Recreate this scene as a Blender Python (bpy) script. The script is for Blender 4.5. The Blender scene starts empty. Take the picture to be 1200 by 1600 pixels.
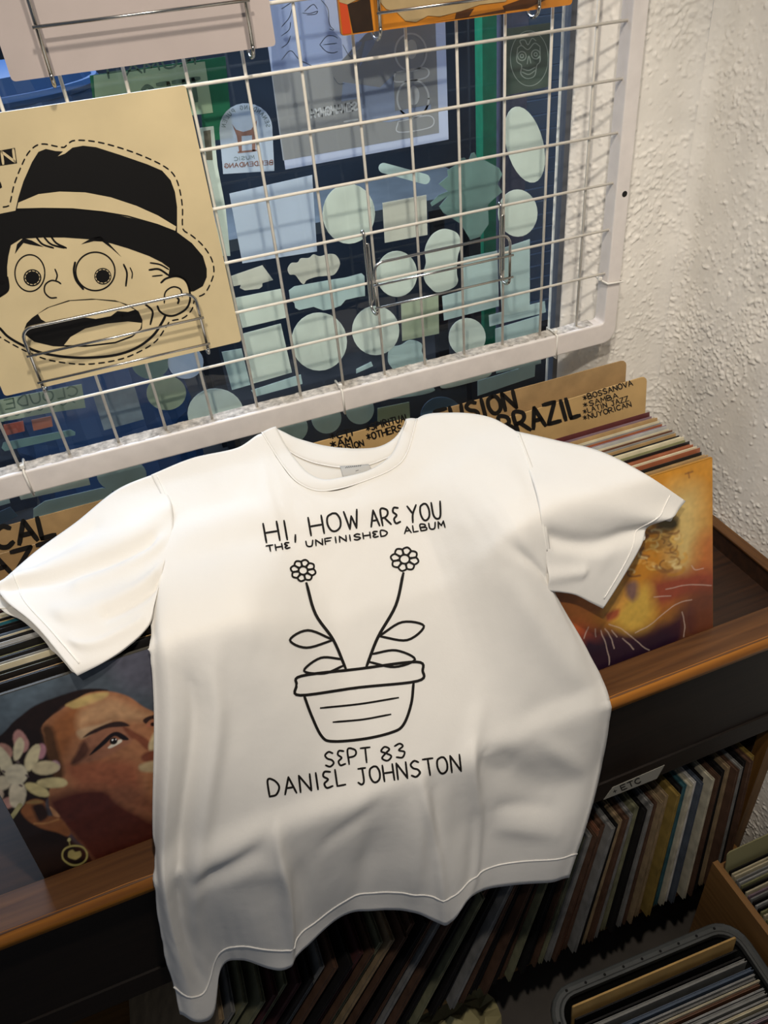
import bpy, bmesh, math, random
import numpy as np
from mathutils import Vector, Matrix
from mathutils.bvhtree import BVHTree
from mathutils.geometry import tessellate_polygon
random.seed(7); RNG = np.random.default_rng(7)
scene = bpy.context.scene
COL = scene.collection

# ------------------------------------------------------------------ camera
F = 1197.0                                   # focal length in pixels of the 1200x1600 frame
PITCH, ROLL, YAW = map(math.radians, (37.21, -6.17, -16.935))
CAM = np.array([-0.1342, -1.0371, 1.7877])
cy_, sy_ = math.cos(YAW), math.sin(YAW)
RZ = np.array([[cy_, -sy_, 0], [sy_, cy_, 0], [0, 0, 1]])
D_ = RZ @ np.array([0, math.cos(PITCH), -math.sin(PITCH)])
r_ = RZ @ np.array([1.0, 0, 0]); u_ = np.cross(r_, D_)
R_ = math.cos(ROLL) * r_ + math.sin(ROLL) * u_
U_ = -math.sin(ROLL) * r_ + math.cos(ROLL) * u_
cam_d = bpy.data.cameras.new('camera'); cam = bpy.data.objects.new('camera', cam_d); COL.objects.link(cam)
cam_d.sensor_fit = 'VERTICAL'; cam_d.sensor_height = 36.0; cam_d.lens = F / 1600 * 36.0
cam_d.clip_start = 0.02
cam.matrix_world = Matrix(((R_[0], U_[0], -D_[0], CAM[0]), (R_[1], U_[1], -D_[1], CAM[1]), (R_[2], U_[2], -D_[2], CAM[2]), (0, 0, 0, 1)))
scene.camera = cam

# ------------------------------------------------------------------ world, lamps, exposure
scene.view_settings.view_transform = 'Standard'; scene.view_settings.look = 'None'
scene.view_settings.gamma = 1.0; scene.view_settings.use_curve_mapping = False
scene.view_settings.exposure = 0.0
w = bpy.data.worlds.new('world'); scene.world = w; w.use_nodes = True
w.node_tree.nodes['Background'].inputs[0].default_value = (0.62, 0.70, 0.85, 1)
w.node_tree.nodes['Background'].inputs[1].default_value = 0.15

def lamp(kind, name, loc, target, power, color, size=0.05, spot=None, blend=0.5):
    l = bpy.data.lights.new(name, kind); l.energy = power; l.color = color
    if kind == 'AREA': l.size = size
    else: l.shadow_soft_size = size
    if spot: l.spot_size = math.radians(spot); l.spot_blend = blend
    o = bpy.data.objects.new(name, l); COL.objects.link(o); o.location = loc
    o.rotation_euler = (Vector(target) - Vector(loc)).to_track_quat('-Z', 'Y').to_euler()
    return o
lamp('SPOT', 'ceiling_spot', (0.12, -0.84, 2.62), (0.14, -0.34, 1.0), 56, (1.0, 0.90, 0.77), 0.04, 80, 0.8)
lamp('SPOT', 'track_spot', (-0.30, -1.15, 2.50), (0.26, 0.0, 1.47), 42, (1.0, 0.905, 0.78), 0.03, 62, 0.3)
lamp('AREA', 'street_daylight', (-0.2, 1.9, 2.9), (0.5, 0.1, 1.4), 110, (0.66, 0.78, 1.0), 1.6)

# ------------------------------------------------------------------ pixel helpers
def ray(x, y): return D_ * F + R_ * (x - 600) + U_ * (800 - y)
def at(x, y, X=None, Y=None, Z=None):
    d = ray(x, y)
    t = (X - CAM[0]) / d[0] if X is not None else (Y - CAM[1]) / d[1] if Y is not None else (Z - CAM[2]) / d[2]
    return CAM + t * d
def on_plane(x, y, P0, n):
    d = ray(x, y); return CAM + d * (np.dot(np.array(P0) - CAM, n) / np.dot(d, n))
def pj(P):
    q = np.asarray(P) - CAM; z = q @ D_
    return np.stack([600 + F * (q @ R_) / z, 800 - F * (q @ U_) / z], -1)

# ------------------------------------------------------------------ materials
def s2l(c):
    if isinstance(c, str): c = [int(c[i:i+2], 16) / 255 for i in (1, 3, 5)]
    return tuple(v / 12.92 if v <= 0.04045 else ((v + 0.055) / 1.055) ** 2.4 for v in c)
MATS = {}
def mat(name, col, rough=0.6, metal=0.0, noise=0.0, nscale=30.0, bump=0.0, bscale=80.0, stretch=None, spec=0.5, trans=0.0, coat=0.0):
    if name in MATS: return MATS[name]
    m = bpy.data.materials.new(name); MATS[name] = m; m.use_nodes = True
    nt = m.node_tree; b = nt.nodes['Principled BSDF']
    c = s2l(col)
    b.inputs['Base Color'].default_value = (*c, 1); b.inputs['Roughness'].default_value = rough
    b.inputs['Metallic'].default_value = metal; b.inputs['Specular IOR Level'].default_value = spec
    b.inputs['Coat Weight'].default_value = coat
    if noise or bump:
        tc = nt.nodes.new('ShaderNodeTexCoord'); mp = nt.nodes.new('ShaderNodeMapping')
        nt.links.new(tc.outputs['Object'], mp.inputs[0])
        if stretch: mp.inputs['Scale'].default_value = stretch
    if noise:
        n = nt.nodes.new('ShaderNodeTexNoise'); n.inputs['Scale'].default_value = nscale; n.inputs['Detail'].default_value = 6
        nt.links.new(mp.outputs[0], n.inputs[0])
        r = nt.nodes.new('ShaderNodeValToRGB')
        r.color_ramp.elements[0].position = 0.3; r.color_ramp.elements[1].position = 0.7
        r.color_ramp.elements[0].color = (*[max(0, v * (1 - noise)) for v in c], 1)
        r.color_ramp.elements[1].color = (*[min(1, v * (1 + noise)) for v in c], 1)
        nt.links.new(n.outputs[0], r.inputs[0]); nt.links.new(r.outputs[0], b.inputs['Base Color'])
    if bump:
        n2 = nt.nodes.new('ShaderNodeTexNoise'); n2.inputs['Scale'].default_value = bscale; n2.inputs['Detail'].default_value = 4
        nt.links.new(mp.outputs[0], n2.inputs[0])
        bp = nt.nodes.new('ShaderNodeBump'); bp.inputs['Strength'].default_value = bump; bp.inputs['Distance'].default_value = 0.002
        nt.links.new(n2.outputs[0], bp.inputs['Height']); nt.links.new(bp.outputs[0], b.inputs['Normal'])
    if trans:
        t = nt.nodes.new('ShaderNodeBsdfTranslucent'); t.inputs[0].default_value = (*c, 1)
        mx = nt.nodes.new('ShaderNodeMixShader'); mx.inputs[0].default_value = trans
        out = nt.nodes['Material Output']
        nt.links.new(b.outputs[0], mx.inputs[1]); nt.links.new(t.outputs[0], mx.inputs[2]); nt.links.new(mx.outputs[0], out.inputs[0])
    return m
def film(name, col, alpha, rough=0.5):
    """see-through tinted film: part diffuse, part transparent"""
    if name in MATS: return MATS[name]
    m = mat(name, col, rough); nt = m.node_tree
    t = nt.nodes.new('ShaderNodeBsdfTransparent'); t.inputs[0].default_value = (0.8, 0.9, 0.9, 1)
    mx = nt.nodes.new('ShaderNodeMixShader'); mx.inputs[0].default_value = alpha
    nt.links.new(t.outputs[0], mx.inputs[1]); nt.links.new(nt.nodes['Principled BSDF'].outputs[0], mx.inputs[2])
    nt.links.new(mx.outputs[0], nt.nodes['Material Output'].inputs[0]); return m
def glass_mat():
    m = bpy.data.materials.new('window_glass'); m.use_nodes = True; nt = m.node_tree; nt.nodes.clear()
    o = nt.nodes.new('ShaderNodeOutputMaterial'); t = nt.nodes.new('ShaderNodeBsdfTransparent'); g = nt.nodes.new('ShaderNodeBsdfGlossy')
    f = nt.nodes.new('ShaderNodeFresnel'); f.inputs[0].default_value = 1.45; mx = nt.nodes.new('ShaderNodeMixShader')
    t.inputs[0].default_value = (0.965, 0.985, 0.985, 1); g.inputs['Roughness'].default_value = 0.01
    gm = nt.nodes.new('ShaderNodeNewGeometry'); iv = nt.nodes.new('ShaderNodeMath'); iv.operation = 'SUBTRACT'; iv.inputs[0].default_value = 1.0
    nt.links.new(gm.outputs['Backfacing'], iv.inputs[1]); ml = nt.nodes.new('ShaderNodeMath'); ml.operation = 'MULTIPLY'
    nt.links.new(f.outputs[0], ml.inputs[0]); nt.links.new(iv.outputs[0], ml.inputs[1])      # inner faces let light out again
    nt.links.new(ml.outputs[0], mx.inputs[0]); nt.links.new(t.outputs[0], mx.inputs[1]); nt.links.new(g.outputs[0], mx.inputs[2]); nt.links.new(mx.outputs[0], o.inputs[0])
    return m
def vcol_mat(name, rough=0.4, coat=0.0):
    if name in MATS: return MATS[name]
    m = mat(name, '#ffffff', rough, coat=coat); a = m.node_tree.nodes.new('ShaderNodeAttribute'); a.attribute_name = 'paint'
    m.node_tree.links.new(a.outputs[0], m.node_tree.nodes['Principled BSDF'].inputs['Base Color']); return m

# ------------------------------------------------------------------ mesh helpers
class MB:
    def __init__(s): s.v = []; s.f = []
    def add(s, vs, fs):
        o = len(s.v); s.v += [tuple(map(float, p)) for p in vs]; s.f += [tuple(i + o for i in f) for f in fs]; return s
    def box(s, c, e, M=None):
        """c centre, e full extents, M optional 3x3 columns = axes"""
        c = np.array(c, float); e = np.array(e, float) / 2; M = np.eye(3) if M is None else np.array(M, float)
        vs = [c + M @ (np.array([x, y, z]) * e) for x in (-1, 1) for y in (-1, 1) for z in (-1, 1)]
        return s.add(vs, [(0, 1, 3, 2), (4, 6, 7, 5), (0, 4, 5, 1), (2, 3, 7, 6), (0, 2, 6, 4), (1, 5, 7, 3)])
    def span(s, a, b): a = np.array(a, float); b = np.array(b, float); return s.box((a + b) / 2, b - a)
    def tube(s, pts, r, n=8, closed=False):
        pts = [np.array(p, float) for p in pts]; N = len(pts); rings = []
        up = None
        for i, p in enumerate(pts):
            a = pts[i - 1] if (i or closed) else p; b = pts[(i + 1) % N] if (i < N - 1 or closed) else p
            t = b - a; t /= np.linalg.norm(t) + 1e-12
            if up is None: up = np.cross(t, [0, 0, 1.0] if abs(t[2]) < .9 else [1.0, 0, 0])
            up = up - t * np.dot(up, t); up /= np.linalg.norm(up) + 1e-12; w_ = np.cross(t, up)
            rr = r[i] if hasattr(r, '__len__') else r
            rings.append([p + rr * (math.cos(k * 2 * math.pi / n) * up + math.sin(k * 2 * math.pi / n) * w_) for k in range(n)])
        fs = []
        for i in range(N if closed else N - 1):
            j = (i + 1) % N
            fs += [(i * n + k, i * n + (k + 1) % n, j * n + (k + 1) % n, j * n + k) for k in range(n)]
        if not closed: fs += [tuple(range(n))[::-1], tuple((N - 1) * n + k for k in range(n))]
        return s.add([q for rg in rings for q in rg], fs)
    def poly(s, pts):
        """flat polygon (any outline), triangulated"""
        tr = tessellate_polygon([[Vector(p) for p in pts]]); return s.add(pts, [tuple(t) for t in tr])
    def slab(s, pts, nrm, th):
        """outline extruded along nrm by th"""
        nrm = np.array(nrm, float); a = [np.array(p, float) for p in pts]; b = [p + nrm * th for p in a]; n = len(a)
        tr = tessellate_polygon([[Vector(p) for p in a]])
        return s.add(a + b, [tuple(t) for t in tr] + [tuple(i + n for i in t[::-1]) for t in tr] + [(i, (i + 1) % n, (i + 1) % n + n, i + n) for i in range(n)])
    def build(s, name, m=None, parent=None, smooth=False, bevel=0.0):
        me = bpy.data.meshes.new(name); me.from_pydata(s.v, [], s.f)
        bm = bmesh.new(); bm.from_mesh(me); bmesh.ops.recalc_face_normals(bm, faces=bm.faces)
        if bevel: bmesh.ops.bevel(bm, geom=bm.edges[:], offset=bevel, segments=2, affect='EDGES', profile=0.5)
        bm.to_mesh(me); bm.free()
        if m: me.materials.append(m)
        if smooth:
            for p in me.polygons: p.use_smooth = True
        return link(name, me, parent)
def link(name, me, parent=None, loc=None, M=None):
    o = bpy.data.objects.new(name, me); COL.objects.link(o)
    if parent is not None:
        o.parent = parent
        o.matrix_parent_inverse = Matrix.Translation(parent.location).inverted() if parent.type == 'EMPTY' else Matrix.Identity(4)
    return o
def tag(o, label, cat, group=None, kind=None):
    if label: o['label'] = label
    if cat: o['category'] = cat
    if group: o['group'] = group
    if kind: o['kind'] = kind
    return o
def struct(o, label=None):
    o['kind'] = 'structure'
    if label: o['label'] = label
    return o
def empty(name, loc, label, cat, group=None):
    o = bpy.data.objects.new(name, None); COL.objects.link(o); o.location = tuple(map(float, loc)); o.empty_display_size = 0.05
    return tag(o, label, cat, group)
def cr(P, n, closed=False):
    """Catmull-Rom samples through points, n per segment"""
    P = np.array(P, float); N = len(P); out = []
    for i in range(N if closed else N - 1):
        p1, p2 = P[i], P[(i + 1) % N]
        p0 = P[i - 1] if (i or closed) else 2 * p1 - p2
        p3 = P[(i + 2) % N] if (i + 2 < N or closed) else 2 * p2 - p1
        for k in range(n):
            t = k / n
            out.append(.5 * (2 * p1 + (p2 - p0) * t + (2 * p0 - 5 * p1 + 4 * p2 - p3) * t * t + (3 * p1 - p0 - 3 * p2 + p3) * t ** 3))
    if not closed: out.append(P[-1])
    return np.array(out)
def ribbon(mb, pts2, w, un, smooth=True, step=None):
    """stroke of half-width w round a 2D polyline, each point lifted to 3D by un(x,y)"""
    if not smooth and len(pts2) > 2:
        for p_, q_ in zip(pts2[:-1], pts2[1:]): ribbon(mb, [p_, q_], w, un, True, step)
        return
    if len(pts2) == 2:
        a_, b_ = np.array(pts2[0], float), np.array(pts2[1], float); k = max(1, int(np.hypot(*(b_ - a_)) / (step or 3.0)))
        P = np.array([a_ + (b_ - a_) * i / k for i in range(k + 1)])
    else: P = cr(pts2, 6)
    t = np.gradient(P, axis=0); L = np.hypot(t[:, 0], t[:, 1]) + 1e-9; t /= L[:, None]
    nrm = np.stack([-t[:, 1], t[:, 0]], 1)
    P = P.copy(); P[0] -= t[0] * w * .7; P[-1] += t[-1] * w * .7
    W = np.full(len(P), w); W[0] *= .7; W[-1] *= .7
    vs = []
    for p, n_, ww in zip(P, nrm, W): vs += [un(*(p + n_ * ww)), un(*(p - n_ * ww))]
    if any(v is None for v in vs): return
    mb.add(vs, [(2 * i, 2 * i + 1, 2 * i + 3, 2 * i + 2) for i in range(len(P) - 1)])
def ell(cx, cy, rx, ry, a=0, n=28):
    a = math.radians(a); c, s = math.cos(a), math.sin(a)
    return [(cx + rx * math.cos(t) * c - ry * math.sin(t) * s, cy + rx * math.cos(t) * s + ry * math.sin(t) * c) for t in np.linspace(0, 2 * math.pi, n, endpoint=False)]
def closed(p): return list(p) + [p[0]]

# single-stroke hand lettering, unit box, y up
FONT = {
 'A': [[(0, 0), (.5, 1), (1, 0)], [(.2, .36), (.82, .36)]], 'B': [[(0, 0), (0, 1), (.7, .92), (.72, .6), (0, .52), (.85, .42), (.85, .06), (0, 0)]],
 'C': [[(.95, .85), (.6, 1), (.15, .8), (0, .45), (.2, .1), (.6, 0), (.95, .15)]], 'D': [[(0, 0), (.05, 1), (.6, .92), (.95, .5), (.6, .06), (0, 0)]],
 'E': [[(.9, 1), (0, 1), (0, 0), (.95, 0)], [(0, .52), (.75, .52)]], 'e': [[(.9, .95), (.3, 1), (.1, .75), (.55, .52), (.1, .3), (.3, .02), (.95, .08)]],
 'F': [[(.95, 1), (0, 1), (0, 0)], [(0, .52), (.75, .52)]], 'G': [[(.95, .85), (.5, 1), (.05, .7), (.05, .25), (.5, 0), (.95, .2), (.95, .48), (.55, .48)]],
 'H': [[(0, 0), (0, 1)], [(1, 0), (1, 1)], [(0, .5), (1, .5)]], 'I': [[(.5, 0), (.5, 1)]], 'J': [[(.2, 1), (1, 1)], [(.65, 1), (.65, .2), (.35, 0), (0, .15)]],
 'K': [[(0, 0), (0, 1)], [(.95, 1), (0, .45), (1, 0)]], 'L': [[(0, 1), (0, 0), (.9, .02)]], 'M': [[(0, 0), (.1, 1), (.5, .35), (.9, 1), (1, 0)]],
 'N': [[(0, 0), (.05, 1), (.95, 0), (1, 1)]], 'O': [[(.5, 1), (.1, .85), (0, .45), (.2, .08), (.55, 0), (.92, .2), (1, .6), (.8, .93), (.5, 1)]],
 'P': [[(0, 0), (0, 1), (.7, .95), (.85, .7), (.6, .5), (0, .45)]], 'Q': [[(.5, 1), (0, .5), (.5, 0), (1, .5), (.5, 1)], [(.6, .3), (1, -.05)]],
 'R': [[(0, 0), (0, 1), (.7, .95), (.8, .7), (.5, .5), (0, .45)], [(.3, .48), (1, 0)]], 'S': [[(.9, .88), (.5, 1), (.1, .8), (.3, .56), (.75, .42), (.9, .2), (.5, 0), (.05, .12)]],
 'T': [[(0, 1), (1, 1)], [(.5, 1), (.5, 0)]], 'U': [[(0, 1), (.05, .25), (.4, 0), (.8, .15), (1, 1)]], 'V': [[(0, 1), (.5, 0), (1, 1)]],
 'W': [[(0, 1), (.25, 0), (.5, .7), (.75, 0), (1, 1)]], 'X': [[(0, 0), (1, 1)], [(0, 1), (1, 0)]], 'Y': [[(0, 1), (.5, .5)], [(1, 1), (.5, .5), (.35, 0)]],
 'Z': [[(0, 1), (.95, 1), (0, 0), (1, 0)]], '8': [[(.5, .55), (.1, .75), (.5, 1), (.9, .78), (.5, .55), (.05, .25), (.5, 0), (.95, .25), (.5, .55)]],
 '3': [[(.1, .9), (.6, 1), (.85, .78), (.4, .55), (.9, .35), (.6, 0), (.05, .1)]], ',': [[(.3, .15), (.05, -.22)]], '-': [[(.1, .5), (.9, .5)]],
 '*': [[(.1, .25), (.9, .75)], [(.1, .75), (.9, .25)], [(.5, .1), (.5, .9)]], '&': [[(.9, 0), (.2, .75), (.4, 1), (.6, .8), (.1, .3), (.3, 0), (.9, .4)]], '+': [[(.5, .1), (.5, .9)], [(.1, .5), (.9, .5)]],
}
NARROW = {'I': .35, ',': .4, ' ': .7, '-': .6, 'L': .8, 'J': .9, 'e': .8}
ANGULAR = set('AEFHIKLMNTVWXZ,-+*')
def lettering(mb, text, p0, p1, h, w, un, gap=.32, mirror=False, jitter=0.0, aspect=None):
    """letters between baseline points p0..p1 (2D, y down), height h"""
    p0 = np.array(p0, float); p1 = np.array(p1, float); ex = p1 - p0; L = np.hypot(*ex); ex /= L
    ey = np.array([ex[1], -ex[0]])
    ws = [NARROW.get(c, 1.0) for c in text]; tot = sum(ws) + gap * (len(text) - 1); k = L / tot
    x = 0
    for c, cw in zip(text, ws):
        dy = random.uniform(-jitter, jitter) * h
        for st in FONT.get(c, []):
            pts = []
            for (a, b) in st:
                xx = x + a * cw
                if mirror: xx = tot - xx
                pts.append(p0 + ex * xx * k + ey * (b * h + dy))
            ribbon(mb, pts, w, un, smooth=c not in ANGULAR)
        x += cw + gap
# plain plane unprojectors
def plane_un(P0, n, off=0.0):
    P0 = np.array(P0, float); n = np.array(n, float); n /= np.linalg.norm(n); Q = P0 + n * off
    return lambda x, y: on_plane(x, y, Q, n)

# ------------------------------------------------------------------ common sizes (metres)
PIT = 0.069                        # grid wire pitch
ZR = 1.145                         # tops of the records in the bin
LEANL = math.radians(10.3); LEAN = math.radians(14.6)          # records lean back
ZL = 0.872                         # top of the bin's front ledge
YL0, YL1 = -0.3995, -0.456          # ledge back and front edge
XW = 0.765; YW = 0.03              # right wall, back wall
LP = 0.315

# ------------------------------------------------------------------ room shell
def gauss_noise(h, w, s):
    n = RNG.standard_normal((h, w)); fy = np.fft.fftfreq(h)[:, None]; fx = np.fft.fftfreq(w)[None]
    g = np.exp(-2 * (math.pi * s) ** 2 * (fx ** 2 + fy ** 2)); r = np.fft.ifft2(np.fft.fft2(n) * g).real
    return r / r.std()
def plaster(name, path, z0, z1, step, m):
    """rough spatter plaster over a plan-view path, real relief"""
    path = np.array(path, float); seg = np.hypot(*np.diff(path, axis=0).T); S = np.concatenate([[0], np.cumsum(seg)])
    ns = int(S[-1] / step) + 1; nz = int((z1 - z0) / step) + 1
    s = np.linspace(0, S[-1], ns); z = np.linspace(z0, z1, nz)
    X = np.interp(s, S, path[:, 0]); Y = np.interp(s, S, path[:, 1])
    tx = np.gradient(X); ty = np.gradient(Y); L = np.hypot(tx, ty); nx, ny = ty / L, -tx / L      # towards the room
    fine = gauss_noise(nz, ns, 0.55); mid = gauss_noise(nz, ns, 1.0); low = gauss_noise(nz, ns, 16); wav = gauss_noise(nz, ns, 40)
    hgt = np.clip(mid * .75 + fine * .75 - 0.75 + low * .5, 0, 1.6) * 0.0014 + fine * 0.00010 + wav * 0.0012
    PX = X[None] + nx[None] * hgt; PY = Y[None] + ny[None] * hgt; PZ = np.repeat(z[:, None], ns, 1)
    V = np.stack([PX, PY, PZ], -1).reshape(-1, 3)
    i = np.arange(nz - 1)[:, None] * ns + np.arange(ns - 1)[None]; i = i.ravel()
    Fc = np.stack([i, i + 1, i + ns + 1, i + ns], 1)
    me = bpy.data.meshes.new(name); me.from_pydata(V.tolist(), [], Fc.tolist()); me.materials.append(m)
    me.polygons.foreach_set('use_smooth', [True] * len(me.polygons))
    return struct(link(name, me))
M_plaster = mat('white_plaster', '#f0ece4', 0.85, noise=.10, nscale=9, spec=.2)
arc = [(0.725 + .04 * math.sin(a), -0.01 + .04 * math.cos(a)) for a in np.linspace(0, math.pi / 2, 9)]
plaster('wall_back', [(0.549, .085), (0.590, .060), (0.622, YW)] + arc[:5], 0.55, 2.05, 0.0021, M_plaster)
plaster('wall_right', arc[4:] + [(XW, -0.80)], 0.0, 2.05, 0.0021, M_plaster)
b = MB(); b.span((-1.5, YW, 0), (0.60, .12, 1.0)); b.span((-1.5, YW, 1.0), (-1.0, .12, 2.6)); b.span((-1.0, YW, 2.15), (0.60, .12, 2.6))
b.span((0.60, .10, 0), (0.80, .14, 2.6)); b.span((0.62, YW+.004, 2.04), (XW + .03, .12, 2.6)); b.span((0.62, YW+.004, 0), (XW + .03, .12, 0.56)); b.span((XW, -1.9, 0), (XW + .03, -.80, 2.6))
struct(b.build('wall_back_surround', M_plaster))
b = MB(); b.span((-1.5, -1.9, -0.03), (0.80, .12, 0.0)); struct(b.build('floor', mat('dark_floor', '#3a342e', 0.6, noise=.25, nscale=12)))

# window: thin metal edge, sill and one big pane
YG = 0.055
M_alu = mat('window_metal', '#5d6168', 0.45, metal=.4)
b = MB(); b.span((0.543, YG - .004, 1.0), (0.552, YG + .012, 2.15)); b.span((-1.0, YG - .012, 0.985), (0.552, YG + .02, 1.005)); b.span((-1.0, YG - .004, 2.14), (0.552, YG + .012, 2.16)); b.span((-1.005, YG - .004, 1.0), (-0.995, YG + .012, 2.15))
win = struct(b.build('window_1', M_alu), 'shop window with one large pane behind the wire grid')
b = MB(); b.span((-0.995, YG, 1.004), (0.544, YG + .005, 2.145)); b.build('pane', glass_mat(), win)

# ------------------------------------------------------------------ street outside
M_asph = mat('street_paving', '#2f3236', .9, noise=.2, nscale=8)
b = MB(); b.span((-3, .16, -.12), (5, 6.0, -.05)); struct(b.build('street_ground', M_asph))
b = MB(); b.span((-3, 3.0, -.05), (5, 3.1, 4.0)); b.build('facade', mat('facade_navy', '#354150', .8, noise=.3, nscale=3)); struct(bpy.data.objects['facade'])
sh = empty('roller_shutter', (2.3, 2.5, -.05), 'blue-grey roller shutter with horizontal slats across the street', 'shutter')
M_sh = mat('shutter_paint', '#7390b0', .5, noise=.15, nscale=5)
me = MB().box((0, 0, 0), (1.7, .02, .062), np.array([[1, 0, 0], [0, .97, -.2], [0, .2, .97]])).build('slat', M_sh, sh).data
sl0 = bpy.data.objects['slat']; sl0.matrix_parent_inverse = Matrix.Identity(4); sl0.location = (0.25, 0, .05)
for k in range(1, 44):
    o = link('slat', me); o.parent = sh; o.location = (0.25, 0, .05 + k * .066)
b = MB(); b.span((1.62, 2.3, -.05), (1.74, 2.42, 3.2)); tag(b.build('street_pillar', mat('pillar_mauve', '#6d6f86', .7, noise=.15)), 'mauve grey pillar beside the green post across the street', 'pillar')
b = MB(); b.span((1.50, 2.25, -.05), (1.565, 2.32, 3.2)); tag(b.build('green_post', mat('green_post', '#1f8a63', .5, noise=.15)), 'green upright post beside the roller shutter in the street', 'post')
b = MB(); b.span((0.05, 1.7, .93), (1.25, 2.15, .97))
tb = empty('street_table', (0.6, 1.9, -.05), 'grey table standing in the street behind the window', 'table')
b.build('tabletop', mat('table_grey', '#5f676c', .6, noise=.2, nscale=6), tb)
for x in (0.10, 1.2):
    for y in (1.75, 2.1):
        MB().span((x - .025, y - .025, -.05), (x + .025, y + .025, .93)).build('leg', mat('dark_metal', '#20242c', .5), tb)
dr = empty('blue_drum', (-0.34, 1.6, -.05), 'blue ribbed plastic drum standing in the street', 'drum')
prof = [(0, 0), (.28, 0), (.30, .05), (.30, .5), (.31, .55), (.30, .6), (.30, 1.1), (.31, 1.15), (.30, 1.2), (.29, 1.55), (.26, 1.62), (0, 1.62)]
b = MB(); n = 40
vs = [((-0.34 + r * (1 + .03 * (k % 2)) * math.cos(2 * math.pi * k / n)), 1.6 + r * (1 + .03 * (k % 2)) * math.sin(2 * math.pi * k / n), -.05 + z) for r, z in prof for k in range(n)]
b.add(vs, [(i * n + k, i * n + (k + 1) % n, (i + 1) * n + (k + 1) % n, (i + 1) * n + k) for i in range(len(prof) - 1) for k in range(n)])
b.build('shell', mat('drum_blue', '#2c4f7c', .4), dr)
MB().tube([(-0.34 + .29 * math.cos(t), 1.6 + .29 * math.sin(t), 1.52) for t in np.linspace(0, 2 * math.pi, 32, endpoint=False)], .014, 6, True).build('rim', mat('drum_blue', '#2c4f7c', .4), dr)
b = MB(); b.span((-1.3, 2.0, -.05), (-0.75, 2.3, 1.4)); b.span((-1.3, 2.3, -.05), (-0.75, 2.35, 2.2)); tag(b.build('street_counter', mat('counter_blue', '#2b3d55', .6, noise=.2)), 'dark blue counter with high back in the street', 'counter')

# ------------------------------------------------------------------ wire grid panel on the window
M_white = mat('white_enamel', '#e4ddd8', .42, noise=.05, nscale=40)
M_wire = mat('white_wire', '#e2dcd0', .4, noise=.08, nscale=60)
M_dust = mat('dusty_white', '#b4ada4', .9, noise=.45, nscale=120)
gp = empty('wire_grid_panel', (0.1, 0, 1.19), 'white wire grid panel in a square-tube frame hung across the shop window', 'display grid')
XF0, XF1 = 0.596, 0.620                      # right upright of the frame
ZB0, ZB1 = 1.192, 1.2285                     # bottom rail
# frame: one bent tube, rounded at the corner
def frame_path(off):
    r = .022
    pts = [(-0.95, ZB0 + off)] + [(XF1 - off - r + r * math.sin(a), ZB0 + off + r - r * math.cos(a)) for a in np.linspace(0, math.pi / 2, 6)] + [(XF1 - off, 2.1)]
    return pts
o_, i_ = frame_path(0), frame_path(.0245)
i_ = [(-0.95, ZB1)] + [(XF0 - .006 + .006 * math.sin(a), ZB1 + .006 - .006 * math.cos(a)) for a in np.linspace(0, math.pi / 2, 6)] + [(XF0, 2.1)]
vs = []; nn = len(o_)
for Y in (-.016, .012):
    vs += [(x, Y, z) for x, z in o_] + [(x, Y, z) for x, z in i_]
fs = []
for k in range(nn - 1):
    fs += [(k, k + 1, nn + k + 1, nn + k), (2 * nn + k, 3 * nn + k, 3 * nn + k + 1, 2 * nn + k + 1), (k, 2 * nn + k, 2 * nn + k + 1, k + 1), (nn + k, nn + k + 1, 3 * nn + k + 1, 3 * nn + k)]
fs += [(0, nn, 3 * nn, 2 * nn), (nn - 1, 3 * nn - 1, 4 * nn - 1, 2 * nn - 1)]
fr = MB().add(vs, fs).build('frame', M_white, gp)
bv = fr.modifiers.new('bevel', 'BEVEL'); bv.width = .0025; bv.segments = 3; bv.limit_method = 'ANGLE'
# dust lying on the bottom rail
b = MB(); N = 150
for k in range(N):
    x0 = -0.94 + k * (1.52 / N); hh = .0006 + .0012 * random.random()
    b.add([(x0, -.0125 + .004 * random.random(), ZB1 + .0003), (x0 + 1.52 / N, -.0125 + .004 * random.random(), ZB1 + .0003), (x0 + 1.52 / N, .011, ZB1 + hh), (x0, .011, ZB1 + hh)], [(0, 1, 2, 3)])
o = b.build('dust', M_dust, gp); o['kind'] = 'stuff'
hole = [(0.611 + .0045 * math.cos(t), -.0163, 1.435 + .0045 * math.sin(t)) for t in np.linspace(0, 2 * math.pi, 16, endpoint=False)]
b = MB(); b.slab(hole, (0, 1, 0), .0005); b.build('screw_hole', mat('hole_black', '#0c0b0a', .9), gp)
ztop = 2.08
wv = MB().tube([(0, 0, ZB1 - .004), (0, 0, ztop)], .0021, 8).build('wire', M_wire, gp, True)
wv.matrix_parent_inverse = Matrix.Identity(4); wv.location = (0 * PIT - .1, 0, -1.19)
for i in range(-13, 9):
    if i == 0: continue
    o = link('wire', wv.data); o.parent = gp; o.location = (i * PIT - .1, 0, -1.19)
wh = MB().tube([(-0.95, -.0042, 0), (XF0 + .004, -.0042, 0)], .0021, 8).build('wire', M_wire, gp, True)
wh.matrix_parent_inverse = Matrix.Identity(4); wh.location = (-.1, 0, 1.66 - 1.19)
for j in range(-6, 6):
    if j == 0: continue
    o = link('wire', wh.data); o.parent = gp; o.location = (-.1, 0, 1.66 - j * PIT * 1.01 - 1.19)
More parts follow.
